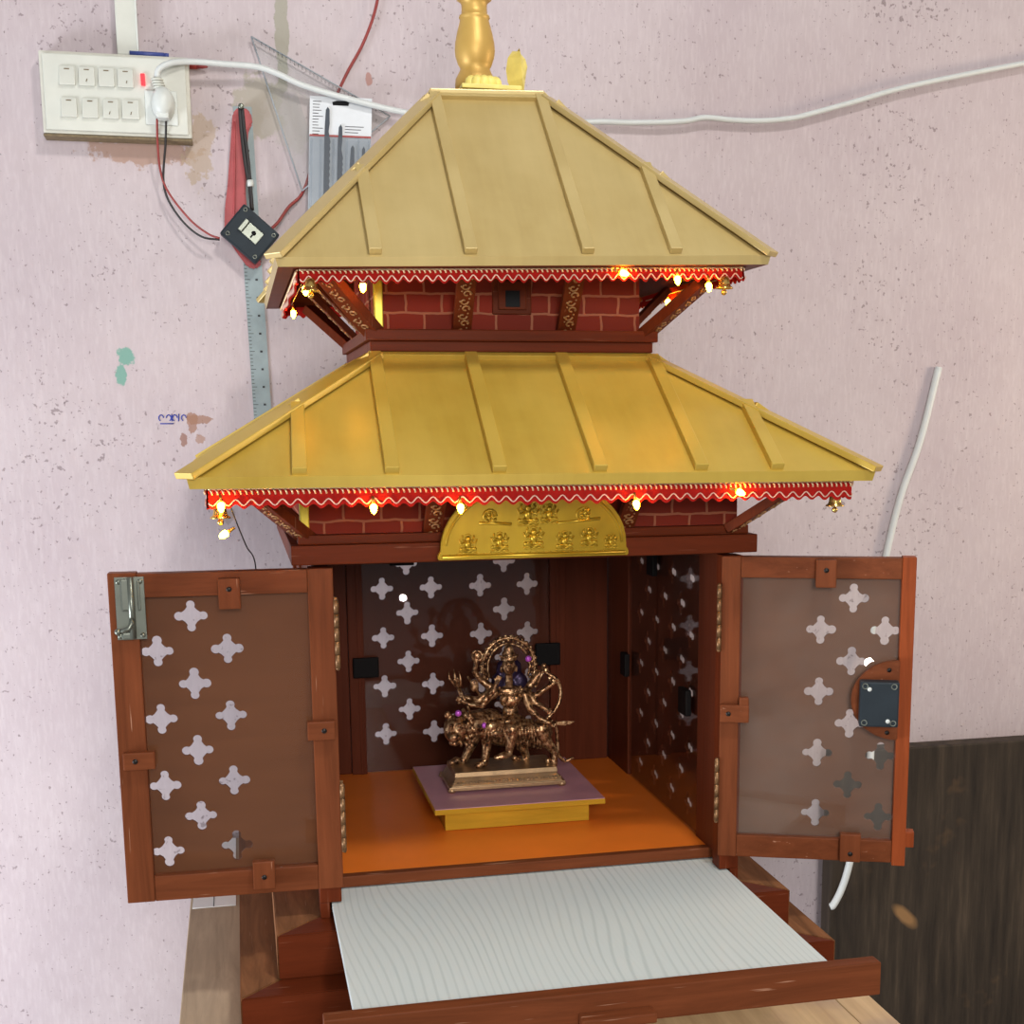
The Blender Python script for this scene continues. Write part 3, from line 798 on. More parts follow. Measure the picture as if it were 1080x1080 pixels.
for x in (-.059, .0915):
    for y in (-.008, .074): g.ball((x, y, ZI+.0035), (.006, .005, .0042), 2)
for i in range(27): g.ball((-.056+.0056*i, -.0065, ZI+.0125), .0021, 1)
g.build('pedestal', 'idol_base', idol, 'stepped oblong brass base')
zb_ = ZI+.0255
# lion
g = MB()
def ground(px, dy): p = P(px, 800, dy); p.z = zb_+.002; return p
g.ball(P(541, 775, .002), (.043, .015, .0150)); g.ball(P(517, 763, 0), (.021, .018, .024)); g.ball(P(566, 771, .002), (.018, .015, .0175))
g.limb([P(513, 762, -.012), P(514, 785, -.013), P(512, 803, -.014)], [.0105, .0065, .005]); q = ground(509, -.016); g.limb([P(512, 803, -.014), q+Vector((0, 0, .003)), q+Vector((-.006, -.002, .001))], [.005, .0055, .0045])
g.limb([P(505, 768, .012), P(496, 790, .013), P(490, 803, .012)], [.010, .0065, .005]); q = ground(484, .010); g.limb([P(490, 803, .012), q+Vector((0, 0, .003)), q+Vector((-.006, -.002, .001))], [.005, .0055, .0045])
g.limb([P(566, 767, -.011), P(572, 782, -.014), P(580, 793, -.014), P(579, 806, -.013)], [.0145, .0085, .0052, .005]); q = ground(577, -.014); g.limb([P(579, 806, -.013), q+Vector((-.006, -.001, .001))], [.005, .0045])
g.limb([P(552, 772, .012), P(549, 788, .013), P(552, 798, .013), P(548, 806, .012)], [.012, .008, .0055, .005]); q = ground(544, .011); g.limb([P(548, 806, .012), q+Vector((-.005, -.001, .001))], [.005, .0045])
# head turned to the front-left, muzzle, ears
hc = P(486, 766, -.012)
g.limb([P(510, 760, -.002), P(498, 762, -.006), hc], [.019, .019, .017])
g.ball(hc, (.019, .018, .0225)); g.ball(hc+Vector((-.006, -.014, -.008)), (.0095, .009, .0075)); g.ball(hc+Vector((-.006, -.013, -.0165)), (.0075, .007, .0045))
for sx in (-.013, .010): g.ball(hc+Vector((sx, -.004, .020)), (.005, .003, .006))
for sx in (-.011, .001): g.ball(hc+Vector((sx, -.0165, .004)), (.0026, .0026, .002)); g.ball(hc+Vector((sx, -.0165, .0085)), (.0042, .003, .0016))
lion = remeshed(g, 'lion', 'idol', idol, .0011, 3, 'brass lion striding with its head turned')
g = MB()
for k in range(90):
    a = random.uniform(0, 2*pi); t_ = random.uniform(.3, 1); c = hc+Vector((.010+.016*cos(a)*t_, random.uniform(-.013, .014), .003+.023*sin(a)*t_))
    if c.x < hc.x-.004 and abs(c.z-hc.z) < .012: continue
    g.tube([c, c+Vector((.003, -.003, -.004)), c+Vector((.003, -.001, -.009))], [.003, .0026, .001], 6)
g.build('mane', 'idol', lion, 'shaggy coppery mane')
g = MB(); g.limb(curve([P(574, 762, .0), P(581, 764, .004), P(583, 778, .008), P(584, 795, .01), P(590, 803, .012), P(598, 800, .012)], 4), [.0024]*21)
g.build('tail', 'idol', lion)
# goddess body: head, torso, folded and hanging leg, skirt
g = MB()
g.ball(P(536, 701, -.004), (.0098, .0095, .0128)); g.limb([P(536, 710, -.001), P(536, 722, 0)], [.0052, .0058])
g.ball(P(537, 727, 0), (.0215, .0095, .009)); g.ball(P(537, 736, -.003), (.0155, .0105, .0125)); g.ball(P(531, 735, -.009), .0062); g.ball(P(543, 735, -.009), .0062)
g.ball(P(537, 748, 0), (.0118, .0092, .012)); g.ball(P(537, 760, -.004), (.0235, .0165, .0125))
g.limb([P(543, 762, -.010), P(538, 768, -.022), P(537, 782, -.022), P(535, 792, -.021)], [.0105, .0098, .0068, .0052]); g.limb([P(535, 793, -.022), P(528, 796, -.027), P(523, 797, -.028)], [.0056, .0052, .0035])
g.limb([P(530, 762, -.008), P(518, 764, -.018), P(522, 772, -.022), P(531, 773, -.020)], [.0105, .0095, .007, .005])
for sx in (-.0036, .0036): g.ball(P(536, 699, -.0128)+Vector((sx, 0, 0)), (.0018, .0016, .0011))
g.ball(P(536, 702.5, -.0140), (.0014, .0022, .0032)); g.ball(P(536, 706, -.0126), (.0026, .0014, .0010))
for sx in (-.0102, .0102): g.ball(P(536, 702, -.002)+Vector((sx, 0, -.002)), (.002, .003, .0055))
def hand(p, d):
    d = Vector(d).normalized(); s_ = d.cross(Vector((0, 1, 0)))
    g.ball(p, (.0036, .0026, .0036))
    for k in range(4): g.limb([p+s_*(k-1.5)*.0017, p+s_*(k-1.5)*.0021+d*.005, p+s_*(k-1.5)*.0019+d*.0078+Vector((0, -.0015, 0))], [.0010, .0010, .0008])
    g.limb([p+s_*.003, p+s_*.0055+d*.0025], [.0011, .0009])
arms = [[(521, 726, -.002), (506, 736, -.004), (491, 733, -.008), (487, 719, -.010)],
        [(521, 728, -.004), (510, 742, -.010), (498, 741, -.014), (491, 737, -.014)],
        [(520, 724, .002), (509, 715, .002), (503, 706, .0), (505, 696, -.003)],
        [(522, 730, -.008), (514, 736, -.016), (521, 727, -.022), (525, 717, -.022)],
        [(553, 725, .002), (566, 708, .002), (572, 704, .0), (575, 710, -.002)],
        [(553, 727, -.002), (560, 733, -.004), (572, 724, -.006), (579, 719, -.008)],
        [(553, 729, -.004), (562, 740, -.008), (568, 744, -.012), (573, 748, -.014)],
        [(551, 731, -.008), (556, 746, -.012), (565, 756, -.016), (575, 761, -.018)]]
for A in arms:
    pts = [P(*a) for a in A]; g.limb(pts, [.0060, .0048, .0037, .0030]); hand(pts[-1], pts[-1]-pts[-2])
    g.tube([pts[1]+(pts[2]-pts[1])*.5+Vector((.0048*cos(a), .0048*sin(a), 0)) for a in [2*pi*i/10 for i in range(10)]], .0011, 5, closed=True)
body = remeshed(g, 'goddess', 'idol', idol, .00095, 2, 'brass eight-armed seated woman')
g = MB()
g.lathe([(.0112, 0), (.0116, .004), (.0088, .006), (.0095, .009), (.0066, .013), (.0070, .015), (.003, .021), (.0, .025)], P(536, 694, -.003), 16)
for k in range(9):
    a = pi+pi*k/8; g.ball(P(536, 692, -.003)+Vector((.0115*cos(a), .0115*sin(a), .003)), .0019, 1)
g.build('crown', 'idol', body, 'tall pointed crown')
g = MB(); g.ball(P(536, 704, .006), (.0185, .0075, .019)); g.ball(P(526, 718, .004), (.011, .006, .015)); g.ball(P(547, 718, .004), (.011, .006, .015)); g.ball(P(536, 722, .004), (.016, .006, .012))
remeshed(g, 'hair', 'idol_hair', body, .0014, 3, 'dark purple loose hair')
g = MB()
for k in range(15):
    a = -pi*k/14; g.ball(P(537, 723, -.009)+Vector((.0145*cos(a), 0, .010*sin(a))), .0019, 1)
for k in range(19):
    a = -pi*k/18; g.ball(P(537, 726, -.0115)+Vector((.0125*cos(a), -.001*sin(a), .026*sin(a))), .0016, 1)
g.build('necklace', 'idol', body)
g = MB()
for k in range(17):
    x = 516+2.6*k; g.limb([P(x, 758, -.014), P(x+(x-537)*.12, 768, -.0225), P(x+(x-537)*.2, 780+2*cos(k*1.3), -.021)], [.0026, .0028, .0018])
for k in range(9):
    x = 543+3.2*k; g.limb([P(x, 768, -.014), P(x+.5, 780, -.0165), P(x+.5, 787+cos(k*1.9), -.0155)], [.0028, .003, .0018])
g.build('skirt', 'idol', body, 'pleated brass skirt')
for (px, py, dy) in ((488, 750, -.030), (512, 763, -.020), (555, 693, -.006)):
    MB().ball(P(px, py, dy), (.0045, .003, .0045), 2).build('gem', 'idol_gem', idol, 'violet painted jewel')
# halo arch
g = MB(); HA = []
for i in range(41):
    a = -.45+ (pi+.9)*i/40; HA.append(P(536, 701, .010)+Vector((.0365*cos(a), 0, .0400*sin(a))))
g.tube(HA, .0030, 8); g.tube([P(536, 701, .010)+(h-P(536, 701, .010))*.80 for h in HA], .0018, 8)
for i in range(0, 41): g.ball(P(536, 701, .008)+(HA[i]-P(536, 701, .010))*(1.06 if i % 2 else .9), (.0028, .0026, .0028), 1)
g.build('halo', 'idol', idol, 'arched brass halo with beaded rim')
# weapons
def weapon(name, fn): g2 = MB(); fn(g2); g2.build(name, 'idol', idol)
def sword(g2):
    c = P(575, 761, -.02); g2.tube([c+Vector((-.012, 0, .002)), c+Vector((.010, 0, -.001))], .0018, 8); g2.ball(c+Vector((.009, 0, -.001)), (.0016, .003, .005), 2)
    b_ = [(.008, -.0022), (.020, -.0038), (.029, -.0022), (.035, .0014), (.024, .0022), (.008, .0022)]
    g2.prism(b_, lambda u, tt, v: c+Vector((u, tt, v-.001)), -.0008, .0008)
weapon('sword', sword)
weapon('bow', lambda g2: g2.limb(curve([P(573, 708, -.004), P(583, 716, -.008), P(586, 732, -.010), P(581, 746, -.012), P(573, 756, -.014)], 5), [.0026]*21))
def trident(g2):
    for dx in (-4, 0, 4): g2.tube([P(488+dx*.5, 722, -.012), P(485+dx*1.3, 712+abs(dx)*.5, -.012), P(484+dx*1.2, 704+abs(dx)*.6, -.012)], [.002, .0018, .0006], 6)
    g2.limb([P(488, 722, -.012), P(497, 744, -.014), P(499, 752, -.014)], [.0018]*3)
weapon('trident', trident)
weapon('arrow', lambda g2: g2.limb([P(497, 712, -.004), P(509, 733, -.006)], [.0016, .0016]).ball(P(503, 721, -.005), (.006, .0022, .009), 2))
weapon('discus', lambda g2: g2.tube([P(506, 690, -.003)+Vector((.007*cos(a), 0, .007*sin(a))) for a in [2*pi*i/16 for i in range(16)]], .0018, 6, closed=True).ball(P(506, 690, -.003), (.005, .0015, .005), 2))
weapon('mace', lambda g2: g2.limb([P(562, 722, -.004), P(567, 712, -.003), P(570, 700, -.002)], [.0018, .0018, .0035]))

# ------------------------------------------------------------------ bells
def make_bell(loc, lab):
    r = thing('brass_bell', loc, lab, 'bell', 'brass bells at the roof corners')
    x, y, z = loc; K = []
    K.append(MB().lathe([(.0008, -.003), (.0045, -.0032), (.0062, -.006), (.0068, -.011), (.0075, -.0135), (.0102, -.0155), (.0104, -.0166), (.0092, -.0164), (.006, -.0125), (.005, -.006), (.0006, -.004)], loc, 20).build('bell_body', 'brass', r))
    K.append(MB().tube([(x, y, z+.010), (x, y, z-.003)], .0007, 6).tube([(x+.0018*cos(a), y, z-.0015+.0018*sin(a)) for a in [2*pi*i/10 for i in range(10)]], .0006, 5, closed=True).build('hanger', 'copper', r))
    K.append(MB().tube([(x, y, z-.006), (x, y, z-.018)], .0007, 6).ball((x, y, z-.0205), .0034, 2).build('clapper', 'brass', r))
    return r, K
bell, kids = make_bell((.3255, -.340, -.0245), 'small brass bell hanging from the lower roof\'s right front corner')
dup(bell, (-.3375, -.336, -.0235), 'small brass bell hanging from the lower roof\'s left front corner by the hanging bulb', kids)
dup(bell, (-.2350, -.247, .2065), 'small brass bell hanging from the upper roof\'s left front corner', kids)
dup(bell, (.2260, -.246, .2165), 'small brass bell hanging from the upper roof\'s right front corner', kids)

# ------------------------------------------------------------------ fairy lights
def bulb(mb_pts, root, d):
    for p, dr_ in mb_pts:
        p = Vector(p); dv = Vector(dr_).normalized()
        b = MB().ball(p, (.0038, .0038, .0038), 2).tube([p, p+dv*.004, p+dv*.0068], [.0037, .0030, .0012], 8).build('bulb', 'bulb', root, 'glowing warm bulb')
        k = MB().tube([p-dv*.0115, p-dv*.0035], [.0013, .0019], 8).build('bulb_stem', 'copper', root)
sl = thing('string_lights', (0, -.35, -.03), 'string of warm fairy lights along the lower roof\'s eave', 'fairy lights', 'fairy light strings under the eaves')
pts = [(-.3375, -.20, -.018), (-.3375, -.322, -.018), (-.3330, -.3330, -.018), (-.322, -.3375, -.018)] + [(x, -.3375, z) for x, z in ((-.26, -.0185), (-.186, -.019), (-.14, -.0215), (-.097, -.020), (0, -.0215), (.0911, -.020), (.15, -.0215), (.2067, -.019), (.26, -.020), (.32, -.019))] + [(.333, -.333, -.019), (.3375, -.32, -.019), (.3375, -.1, -.020), (.3375, .30, -.020), (.3375, .32, -.020), (.333, .333, -.020), (.32, .3375, -.020), (.30, .3375, -.020), (.17, .3375, -.022), (.03, .3375, -.022)]
MB().tube(curve(pts, 6), .0007, 6).build('lead_wire', 'copper', sl)
MB().tube(curve([(-.3325, -.337, -.018), (-.3275, -.336, -.028), (-.3215, -.332, -.046), (-.3130, -.29, -.073), (-.3045, -.228, -.0965), (-.303, -.21, -.15)], 6), .0008, 6).build('lead_wire', 'wire_black', sl)
bulb([((-.3361, -.354, -.0265), (0, -.2, -1)), ((-.3335, -.345, -.0550), (-.9, -.1, -.55)), ((-.186, -.3555, -.0310), (0, -.3, -1)), ((-.097, -.3555, -.0325), (0, -.3, -1)), ((.0911, -.3555, -.0325), (.1, -.3, -1)), ((.2067, -.3555, -.0225), (.9, -.1, -.4)), ((.03, .352, -.036), (0, .1, -1)), ((.17, .352, -.036), (0, .1, -1))], sl, 0)  # last two are unseen rear bulbs, added to light the wall behind
su = thing('string_lights', (0, -.255, .2), 'string of warm fairy lights along the upper roof\'s eave', 'fairy lights', 'fairy light strings under the eaves')
pts = [(-.2395, .12, .2065), (-.2395, -.1, .2065), (-.2395, -.225, .2065), (-.2355, -.2355, .2068), (-.225, -.2395, .207)] + [(x, -.2395, .2105+.0238*x) for x in (-.18, -.10, 0, .104, .167, .205, .225)] + [(.2355, -.2355, .216), (.2395, -.225, .216), (.2395, -.10, .216), (.2395, .1, .216)]
MB().tube(curve(pts, 6), .0007, 6).build('lead_wire', 'copper', su)
bulb([((-.2400, -.2400, .1930), (0, 0, -1)), ((-.2390, .09, .1935), (0, 0, -1)), ((-.1780, -.225, .1985), (0, 0, -1)), ((.104, -.2575, .2140), (.9, -.1, -.25)), ((.167, -.2575, .2085), (0, -.3, -1)), ((.204, -.2565, .2020), (.1, 0, -1)), ((.2390, -.0, .2065), (0, 0, -1))], su, 0)

# ------------------------------------------------------------------ things on the wall
y0 = YW-.0005
tr = MB().box(-.4592, -.4295, YW-.020, y0, .5735, .95, .002).mat(1).box(-.4313, -.4293, YW-.0215, YW-.004, .5735, .95, .0004).build('cable_trunking', ['offwhite', 'white'])
tag(tr, 'white plastic cable trunking running up above the switchboard', 'cable trunking')
sb = thing('switchboard', (-.45, YW, .46), 'grimy white electric switchboard with switches and red indicator', 'switchboard')
MB().box(-.565, -.3605, YW-.032, y0, .4600, .5715, .003).build('back_box', 'dirty', sb)
MB().box(-.560, -.3655, YW-.0360, YW-.0322, .4645, .5670, .0015).build('face_plate', 'offwhite', sb)
for cx, cz, wv, hv in ((-.4745, .5375, .0215, .0260), (-.4485, .5375, .0215, .0260), (-.4710, .4950, .0215, .0270), (-.4440, .4955, .0235, .0270), (-.5010, .5375, .0215, .0260), (-.5275, .5375, .0215, .026), (-.5275, .4950, .0215, .0270), (-.4990, .4950, .0215, .0270)):
    g = MB().hexa([(cx-wv/2, YW-.0425, cz-hv/2), (cx+wv/2, YW-.0425, cz-hv/2), (cx+wv/2, YW-.0358, cz-hv/2), (cx-wv/2, YW-.0358, cz-hv/2), (cx-wv/2, YW-.0385, cz+hv/2), (cx+wv/2, YW-.0385, cz+hv/2), (cx+wv/2, YW-.0358, cz+hv/2), (cx-wv/2, YW-.0358, cz+hv/2)], .0012)
    g.mat(1).box(cx-.0035, cx+.0035, YW-.0398, YW-.0385, cz+hv/2-.0050, cz+hv/2-.0036, .0002)
    dx = random.uniform(-.004, .002)
    if int(cx*1e4) % 3 == 0: g.tube([(cx+dx, YW-.0414, cz-.004), (cx+dx-.0012, YW-.0420, cz-.008)], .0006, 5)
    g.build('switch', ['offwhite', 'grime'], sb)
MB().hexa([(-.4275, YW-.0410, .5285), (-.4215, YW-.0410, .5285), (-.4215, YW-.0358, .5285), (-.4275, YW-.0358, .5285), (-.4280, YW-.0395, .5450), (-.4220, YW-.0395, .5450), (-.4220, YW-.0358, .5450), (-.4280, YW-.0358, .5450)], .001).build('indicator_lamp', 'redlamp', sb, 'red lit indicator')
MB().box(-.4240, -.3790, YW-.0380, YW-.0358, .4760, .5230, .0015).build('socket_plate', 'white', sb)
g = MB().box(-.565, -.3605, YW-.0325, YW-.001, .4560, .4598, .001); g.build('grime_edge', 'grime', sb, 'brown grime along the bottom edge')
# plug and white cable
pl = thing('power_plug', (-.398, YW-.05, .507), 'white plug in the switchboard with white cable crossing the wall', 'plug')
g = MB(); yb = YW-.039
g.lathe([(0, .0), (.0165, .0), (.0175, -.006), (.0150, -.022), (.0105, -.030), (0, -.031)], F=lambda x, y, z: Vector((-.3985+x*.95, yb+z, .5035+y*1.35)), seg=24)
g.box(-.4080, -.3905, yb-.026, yb-.002, .4805, .4935, .004)
g.build('plug_body', 'white', pl)
g = MB()
for k in range(4): g.tube([(-.4020-.0010*k+.0075*cos(a), yb-.013+.0075*sin(a), .5235+.0035*k) for a in [2*pi*i/14 for i in range(14)]], .0016, 6, closed=True)
g.tube([(-.4010, yb-.013, .518), (-.405, yb-.013, .537)], .0062, 12); g.build('strain_relief', 'offwhite', pl)
cp = [(-.4050, yb-.013, .5350), (-.4015, yb-.014, .5480), (-.385, yb-.012, .5580), (-.355, YW-.040, .5640), (-.31, YW-.034, .5645), (-.2655, YW-.030, .5640), (-.235, YW-.029, .5560), (-.1975, YW-.026, .5420), (-.13, YW-.024, .5265), (-.0494, YW-.022, .5120), (.05, YW-.020, .5030), (.15, YW-.018, .5030), (.2485, YW-.016, .5120), (.30, YW-.016, .5130), (.3495, YW-.018, .5150), (.395, YW-.018, .5190), (.4285, YW-.018, .5255), (.475, YW-.016, .5240), (.5252, YW-.016, .5250), (.575, YW-.016, .5310), (.6069, YW-.016, .5390), (.68, YW-.016, .5600), (.8034, YW-.016, .5950), (1.1, YW-.014, .66)]
MB().tube(curve(cp, 6), .0043, 10).build('cable', 'cable', pl)
# pens on the switchboard
g = MB().tube([(-.4420, YW-.020, .5758), (-.3945, YW-.020, .5755)], .0035, 10).mat(1).tube([(-.3945, YW-.020, .5755), (-.388, YW-.020, .5755)], .0030, 10)
tag(g.build('pen', ['blue', 'blue']), 'blue pen lying on top of the switchboard', 'pen')
g = MB().tube([(-.3600, YW-.010, .5655), (-.350, YW-.010, .5655)], .0048, 10).mat(1).tube([(-.350, YW-.010, .5655), (-.341, YW-.010, .5652), (-.334, YW-.010, .5650)], [.0042, .003, .0010], 10).mat(0).tube([(-.3600, YW-.010, .5655), (-.3590, YW-.010, .5655)], .005, 8)
tag(g.build('pencil', ['red', 'redstrap']), 'red pencil tip sticking out beside the switchboard', 'pencil')
# wire pair to the hanging lock
wp = thing('wire_pair', (-.40, YW-.02, .47), 'red and black wires looping from the plug to the hanging lock', 'wire')
MB().tube(curve([(-.4080, YW-.045, .4830), (-.4095, YW-.034, .4550), (-.4080, YW-.026, .4150), (-.3980, YW-.024, .385), (-.3700, YW-.026, .3480), (-.345, YW-.030, .3280), (-.3290, YW-.036, .3215)], 8), .0016, 8).build('red_wire', 'wire_red', wp, 'red wire')
MB().tube(curve([(-.3955, YW-.045, .4830), (-.3985, YW-.034, .4520), (-.4045, YW-.025, .4060), (-.4000, YW-.022, .3770), (-.3800, YW-.024, .3450), (-.355, YW-.030, .3240), (-.3290, YW-.034, .3195)], 8), .0016, 8).build('black_wire', 'wire_black', wp, 'black wire')
# nail, red sheath, steel ruler, hanging lock with cord
g = MB().tube([(-.2895, YW-.030, .5085), (-.2895, YW, .5095)], .0022, 8).ball((-.2895, YW-.031, .5085), (.0042, .0016, .0042), 2)
tag(g.build('nail', 'steel'), 'nail in the wall from which ruler, sheath and lock hang', 'nail')
g = MB()
for r_, yy in ((.008, YW-.012),):
    g.lathe([(.0001, -.012), (.008, -.012), (.008, -.0005), (.0001, -.0005)], F=lambda x, y, z: Vector((-.291+x, YW+z, .5385+y)), seg=14)
struct(g.build('wall_plug_hole', 'grime', w, 'dark drilled hole in the plaster patch')) if False else g.bm.free()
ru = MB().hexa([(-.3010, YW-.0022, .5140), (-.2740, YW-.0022, .5140), (-.2740, YW-.0008, .5140), (-.3010, YW-.0008, .5140), (-.3035, YW-.0022, .02), (-.2765, YW-.0022, .02), (-.2765, YW-.0008, .02), (-.3035, YW-.0008, .02)], 0)
ru.xform(lambda v: Vector((v[0]+(.514-v[2])*.0285, v[1], v[2])))
ru.mat(1)
for k in range(90):
    z = .505-.0053*k; xl = -.3010+(.514-z)*.0235
    L_ = .008 if k % 5 == 0 else .0045
    ru.box(xl+.0005, xl+L_, YW-.0026, YW-.0021, z-.0004, z+.0004, 0)
    if k % 5 == 0: ru.box(xl+.016, xl+.0195, YW-.0026, YW-.0021, z-.0015, z+.0015, 0)
tag(ru.build('steel_ruler', ['steel2', 'ink']), 'long steel ruler hanging on the wall behind the red sheath', 'ruler')
poly = [(-.3020, .5020), (-.2940, .5115), (-.2840, .5115), (-.2755, .5040), (-.2735, .4890), (-.2800, .4800), (-.2835, .4500), (-.2880, .3900), (-.2850, .3200), (-.2680, .2900), (-.2780, .2810), (-.2900, .2840), (-.3050, .3050), (-.3220, .3320), (-.3190, .3700), (-.3140, .4000), (-.3080, .4500)]
g = MB().prism(poly, lambda u, tt, v: Vector((u, YW-.0032-tt+.0, v)), 0, .009, .0025)
g.tube(curve([(-.3, YW-.0125, .49), (-.303, YW-.0125, .42), (-.307, YW-.0125, .35)], 4), .002, 6)
tag(g.build('hanging_sheath', 'redstrap'), 'faded red sheath hanging from the nail over the ruler', 'sheath')
# lock: square case turned on its corner
lk = thing('hanging_lock', (-.283, YW-.03, .33), 'black square cabinet lock hanging from the nail by a black cord', 'lock')
cL = Vector((-.2850, 0, .3290)); ang = math.radians(-41)
FK = lambda a, o, c: Vector((cL.x+a*cos(ang)-c*sin(ang), YW-.0165-o, cL.z+a*sin(ang)+c*cos(ang)))
MB().fbox(FK, -.033, .033, 0, .019, -.0285, .0285, .003).build('lock_case', 'lockgrey', lk)
g = MB().fbox(FK, -.010, .0160, .0192, .0208, -.007, .0125, .0006).fbox(FK, -.0175, -.0105, .0192, .024, -.007, .0125, .001)
g.mat(1).lathe([(0, .0214), (.0034, .0214), (.0034, .0205)], F=lambda x, y, z: FK(x+.004, z, y+.004), seg=12).fbox(FK, .0028, .0052, .0206, .0213, -.004, .004, 0)
g.build('keyhole_plate', ['steel', 'black'], lk, 'bright keyhole plate')
g = MB()
for a, c in ((-.026, .0225), (.027, .0215), (-.024, -.021), (.026, -.021)): g.tube([FK(a+.0026*cos(x), .0192, c+.0026*sin(x)) for x in [2*pi*i/12 for i in range(12)]], .0008, 5, closed=True)
g.build('rivet', 'steel', lk)
g = MB().tube(curve([(-.2910, YW-.026, .5080), (-.2900, YW-.022, .475), (-.2865, YW-.022, .430), (-.2815, YW-.022, .395), (-.2800, YW-.024, .3640)], 6), .0030, 8)
g.tube(curve([(-.2880, YW-.027, .5080), (-.2855, YW-.023, .470), (-.2820, YW-.023, .425), (-.2795, YW-.024, .3640)], 6), .0024, 8)
g.mat(1).tube([(-.2812, YW-.0225, .4070), (-.2805, YW-.0225, .3980)], .0046, 8)
g.build('cord', ['wire_black', 'white'], lk, 'black cord with a white band')
# dark red wire
g = MB().tube(curve([(-.072, YW-.004, .76), (-.0836, YW-.006, .674), (-.105, YW-.006, .615), (-.1350, YW-.005, .563), (-.165, YW-.003, .500), (-.190, YW-.003, .430), (-.2057, YW-.006, .392), (-.226, YW-.012, .372), (-.2445, YW-.022, .3465), (-.262, YW-.024, .332)], 6), .0022, 8)
tag(g.build('dark_wire', 'wire_red'), 'dark red wire running down the wall to the hanging lock', 'wire')
# set square
tri = [(-.2703, .6100), (-.0700, .5080), (-.2050, .3960)]
ctr = Vector((sum(a for a, b in tri)/3, sum(b for a, b in tri)/3))
inner = [tuple(ctr+(Vector(p)-ctr)*.30) for p in tri]
ss = holed_panel('set_square', tri, [inner], lambda u, tt, v: Vector((u, YW-.0105+tt, v)), .002, 'acrylic', None)
tag(ss, 'clear acrylic set square hanging on the wall behind the white cable', 'set square')
g = MB(); 
for a, b in ((0, 1), (0, 2), (1, 2)): g.tube([(tri[a][0], YW-.0105, tri[a][1]), (tri[b][0], YW-.0105, tri[b][1])], .0011, 6)
g.build('bevelled_edge', 'cardgrey', ss)
g = MB()
for k in range(30):
    f = (k+2)/34; q = Vector(tri[0])*(1-f)+Vector(tri[1])*f; q += (ctr-q).normalized()*.004
    g.box(q.x-.0003, q.x+.0003, YW-.0121, YW-.0114, q.y-.003, q.y+.002, 0)
g.build('scale_marks', 'ink', ss)
# pack of jigsaw blades
pk = thing('blade_pack', (-.148, YW-.014, .34), 'clear hanging pack of dark jigsaw blades on a grey card', 'blade pack')
def FPk(a, o, c): return Vector((-.1480+a-.055*(0-c)*.0+c*.055, YW-.0125-o, .43+c))
MB().fbox(FPk, -.0465, .0455, 0, .0010, -.13, .1010, 0).build('backing_card', 'cardgrey', pk)
MB().fbox(FPk, -.0465, .0455, .0011, .0018, .0450, .1010, 0).build('header_card', 'card', pk, 'printed pale header card')
g = MB().fbox(FPk, -.0460, .0450, .0019, .0023, .0440, .0468, 0); g.build('red_stripe', 'red', pk)
g = MB()
for k in range(12): g.fbox(FPk, -.042, -.042+random.uniform(.008, .016), .0019, .0022, .094-.0042*k-.0009, .094-.0042*k, 0)
for k in range(3): g.fbox(FPk, .006, .034-.004*k, .0019, .0022, .060-.0042*k-.0009, .060-.0042*k, 0)
g.build('print', 'ink', pk); 
poly = [(-.0125, .0890), (.0105, .0890), (.0115, .0935), (.007, .0955), (-.007, .0955), (-.0135, .0935)]
MB().prism(poly, FPk, .0019, .0024).build('hang_slot', 'black', pk, 'dark hanging slot')
for i, (a, zt_, wv) in enumerate(((-.0200, .0860, .0078), (-.0005, .0620, .0072), (.0180, .0330, .0070), (.0345, .0320, .0060))):
    P2 = [(a-wv/2, -.12), (a+wv/2, -.12)]
    n_ = 34
    for k in range(n_): P2.append((a+wv/2+(.0010 if k % 2 else -.0002), -.118+(zt_-.045+.118)*k/n_))
    P2 += [(a+wv*.25, zt_-.035), (a+wv*.42, zt_-.024), (a+wv*.35, zt_-.004), (a, zt_), (a-wv*.35, zt_-.004), (a-wv*.5, zt_-.03)]
    MB().prism(P2, FPk, .0028, .0042).build('jigsaw_blade', 'blade', pk, 'dark toothed blade')
g = MB()
for a in (-.0430, -.0290, -.0105, .0090, .0265, .0420): g.fbox(FPk, a-.0016, a+.0016, .0024, .0062, -.128, .0410, .001)
g.build('blister_rib', 'blister', pk)
MB().fbox(FPk, -.0455, .0445, .0066, .0070, -.129, .0435, 0).build('blister', 'blister', pk, 'clear plastic blister')
# white cable at right
g = MB().tube(curve([(.86, YW-.006, .14), (.8295, YW-.008, .0156), (.7976, YW-.008, -.0768), (.7746, YW-.008, -.1751), (.752, YW-.010, -.30), (.735, YW-.030, -.40), (.722, YW-.075, -.47), (.707, YW-.106, -.53), (.690, YW-.106, -.62), (.676, YW-.106, -.70), (.664, YW-.104, -.745), (.650, YW-.104, -.772), (.646, YW-.102, -.776)], 7), .0062, 10)
tag(g.build('white_cord', 'cable'), 'white cord hanging down the wall by the dark board at right', 'cord')

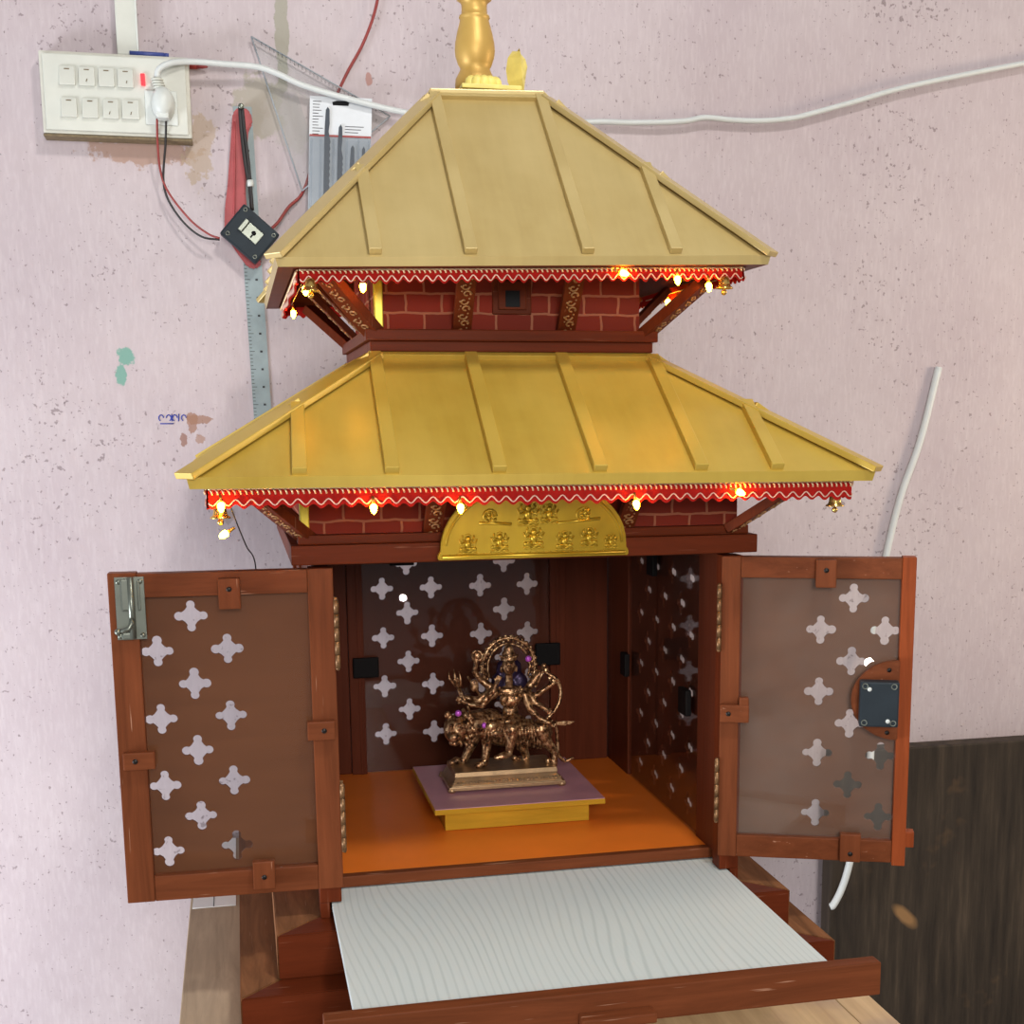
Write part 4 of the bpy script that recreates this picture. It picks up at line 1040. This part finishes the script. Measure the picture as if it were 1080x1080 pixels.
# ------------------------------------------------------------------ light, world, camera
wd = bpy.data.worlds.new('room_light'); S.world = wd; wd.use_nodes = True
bg = wd.node_tree.nodes['Background']; bg.inputs['Color'].default_value = (.93, .96, 1.0, 1); bg.inputs['Strength'].default_value = .42
def aim(o, to): o.rotation_euler = (Vector(to)-o.location).to_track_quat('-Z', 'Y').to_euler()
def area(name, loc, to, size, power, col):
    d = bpy.data.lights.new(name, 'AREA'); d.shape = 'DISK'; d.size = size; d.energy = power; d.color = col
    o = bpy.data.objects.new(name, d); COL.objects.link(o); o.location = loc; aim(o, to); return o
area('ceiling_lamp', (.22, -1.2, 1.45), (0, 0, -.1), .22, 17, (1, .965, .92))
area('front_fill', (-.2, -3.0, .50), (0, 0, -.2), .7, 43, (1, .965, .93))  # soft frontal fill added behind the camera to brighten the shrine's inside
area('warm_right_fill', (1.9, -.30, .2), (.0, .42, -.3), .5, 12, (1, .80, .58))  # warm fill added at the right for the wall behind the cutouts
area('cool_left_fill', (-2.0, -.50, -.75), (-.5, .42, -.6), .8, 50, (.87, .92, 1))  # added cool fill that brightens the lower left wall, no window known
d = bpy.data.lights.new('glint_light', 'POINT'); d.energy = 1.3; d.shadow_soft_size = .009; d.color = (1, .98, .94)  # unseen point light, added for the highlights in the glass panes
o = bpy.data.objects.new('glint_light', d); COL.objects.link(o); o.location = (.09, -1.278, -.403)

cam = bpy.data.cameras.new('camera'); co = bpy.data.objects.new('camera', cam); COL.objects.link(co)
f_, C_, pitch, roll, yaw, cx, cy = 1416.7264, (-.3185, -1.7276, .0553), -.174, -.006, .2286, 584.33, 691.77
PRM = dict(f=1416.7264)
cam.sensor_fit = 'HORIZONTAL'; cam.sensor_width = 36; cam.lens = f_/1080*36
cam.shift_x = -(cx-540)/1080; cam.shift_y = (cy-540)/1080; cam.clip_start = .02
fw = Vector((sin(yaw)*cos(pitch), cos(yaw)*cos(pitch), sin(pitch))); rt = Vector((cos(yaw), -sin(yaw), 0)); up = rt.cross(fw)
r2 = rt*cos(roll)+up*sin(roll); u2 = -rt*sin(roll)+up*cos(roll)
co.matrix_world = Matrix(((r2.x, u2.x, -fw.x, C_[0]), (r2.y, u2.y, -fw.y, C_[1]), (r2.z, u2.z, -fw.z, C_[2]), (0, 0, 0, 1)))
S.camera = co
S.view_settings.view_transform = 'Standard'; S.view_settings.look = 'None'; S.view_settings.gamma = 1; S.view_settings.use_curve_mapping = False
S.view_settings.exposure = -0.12
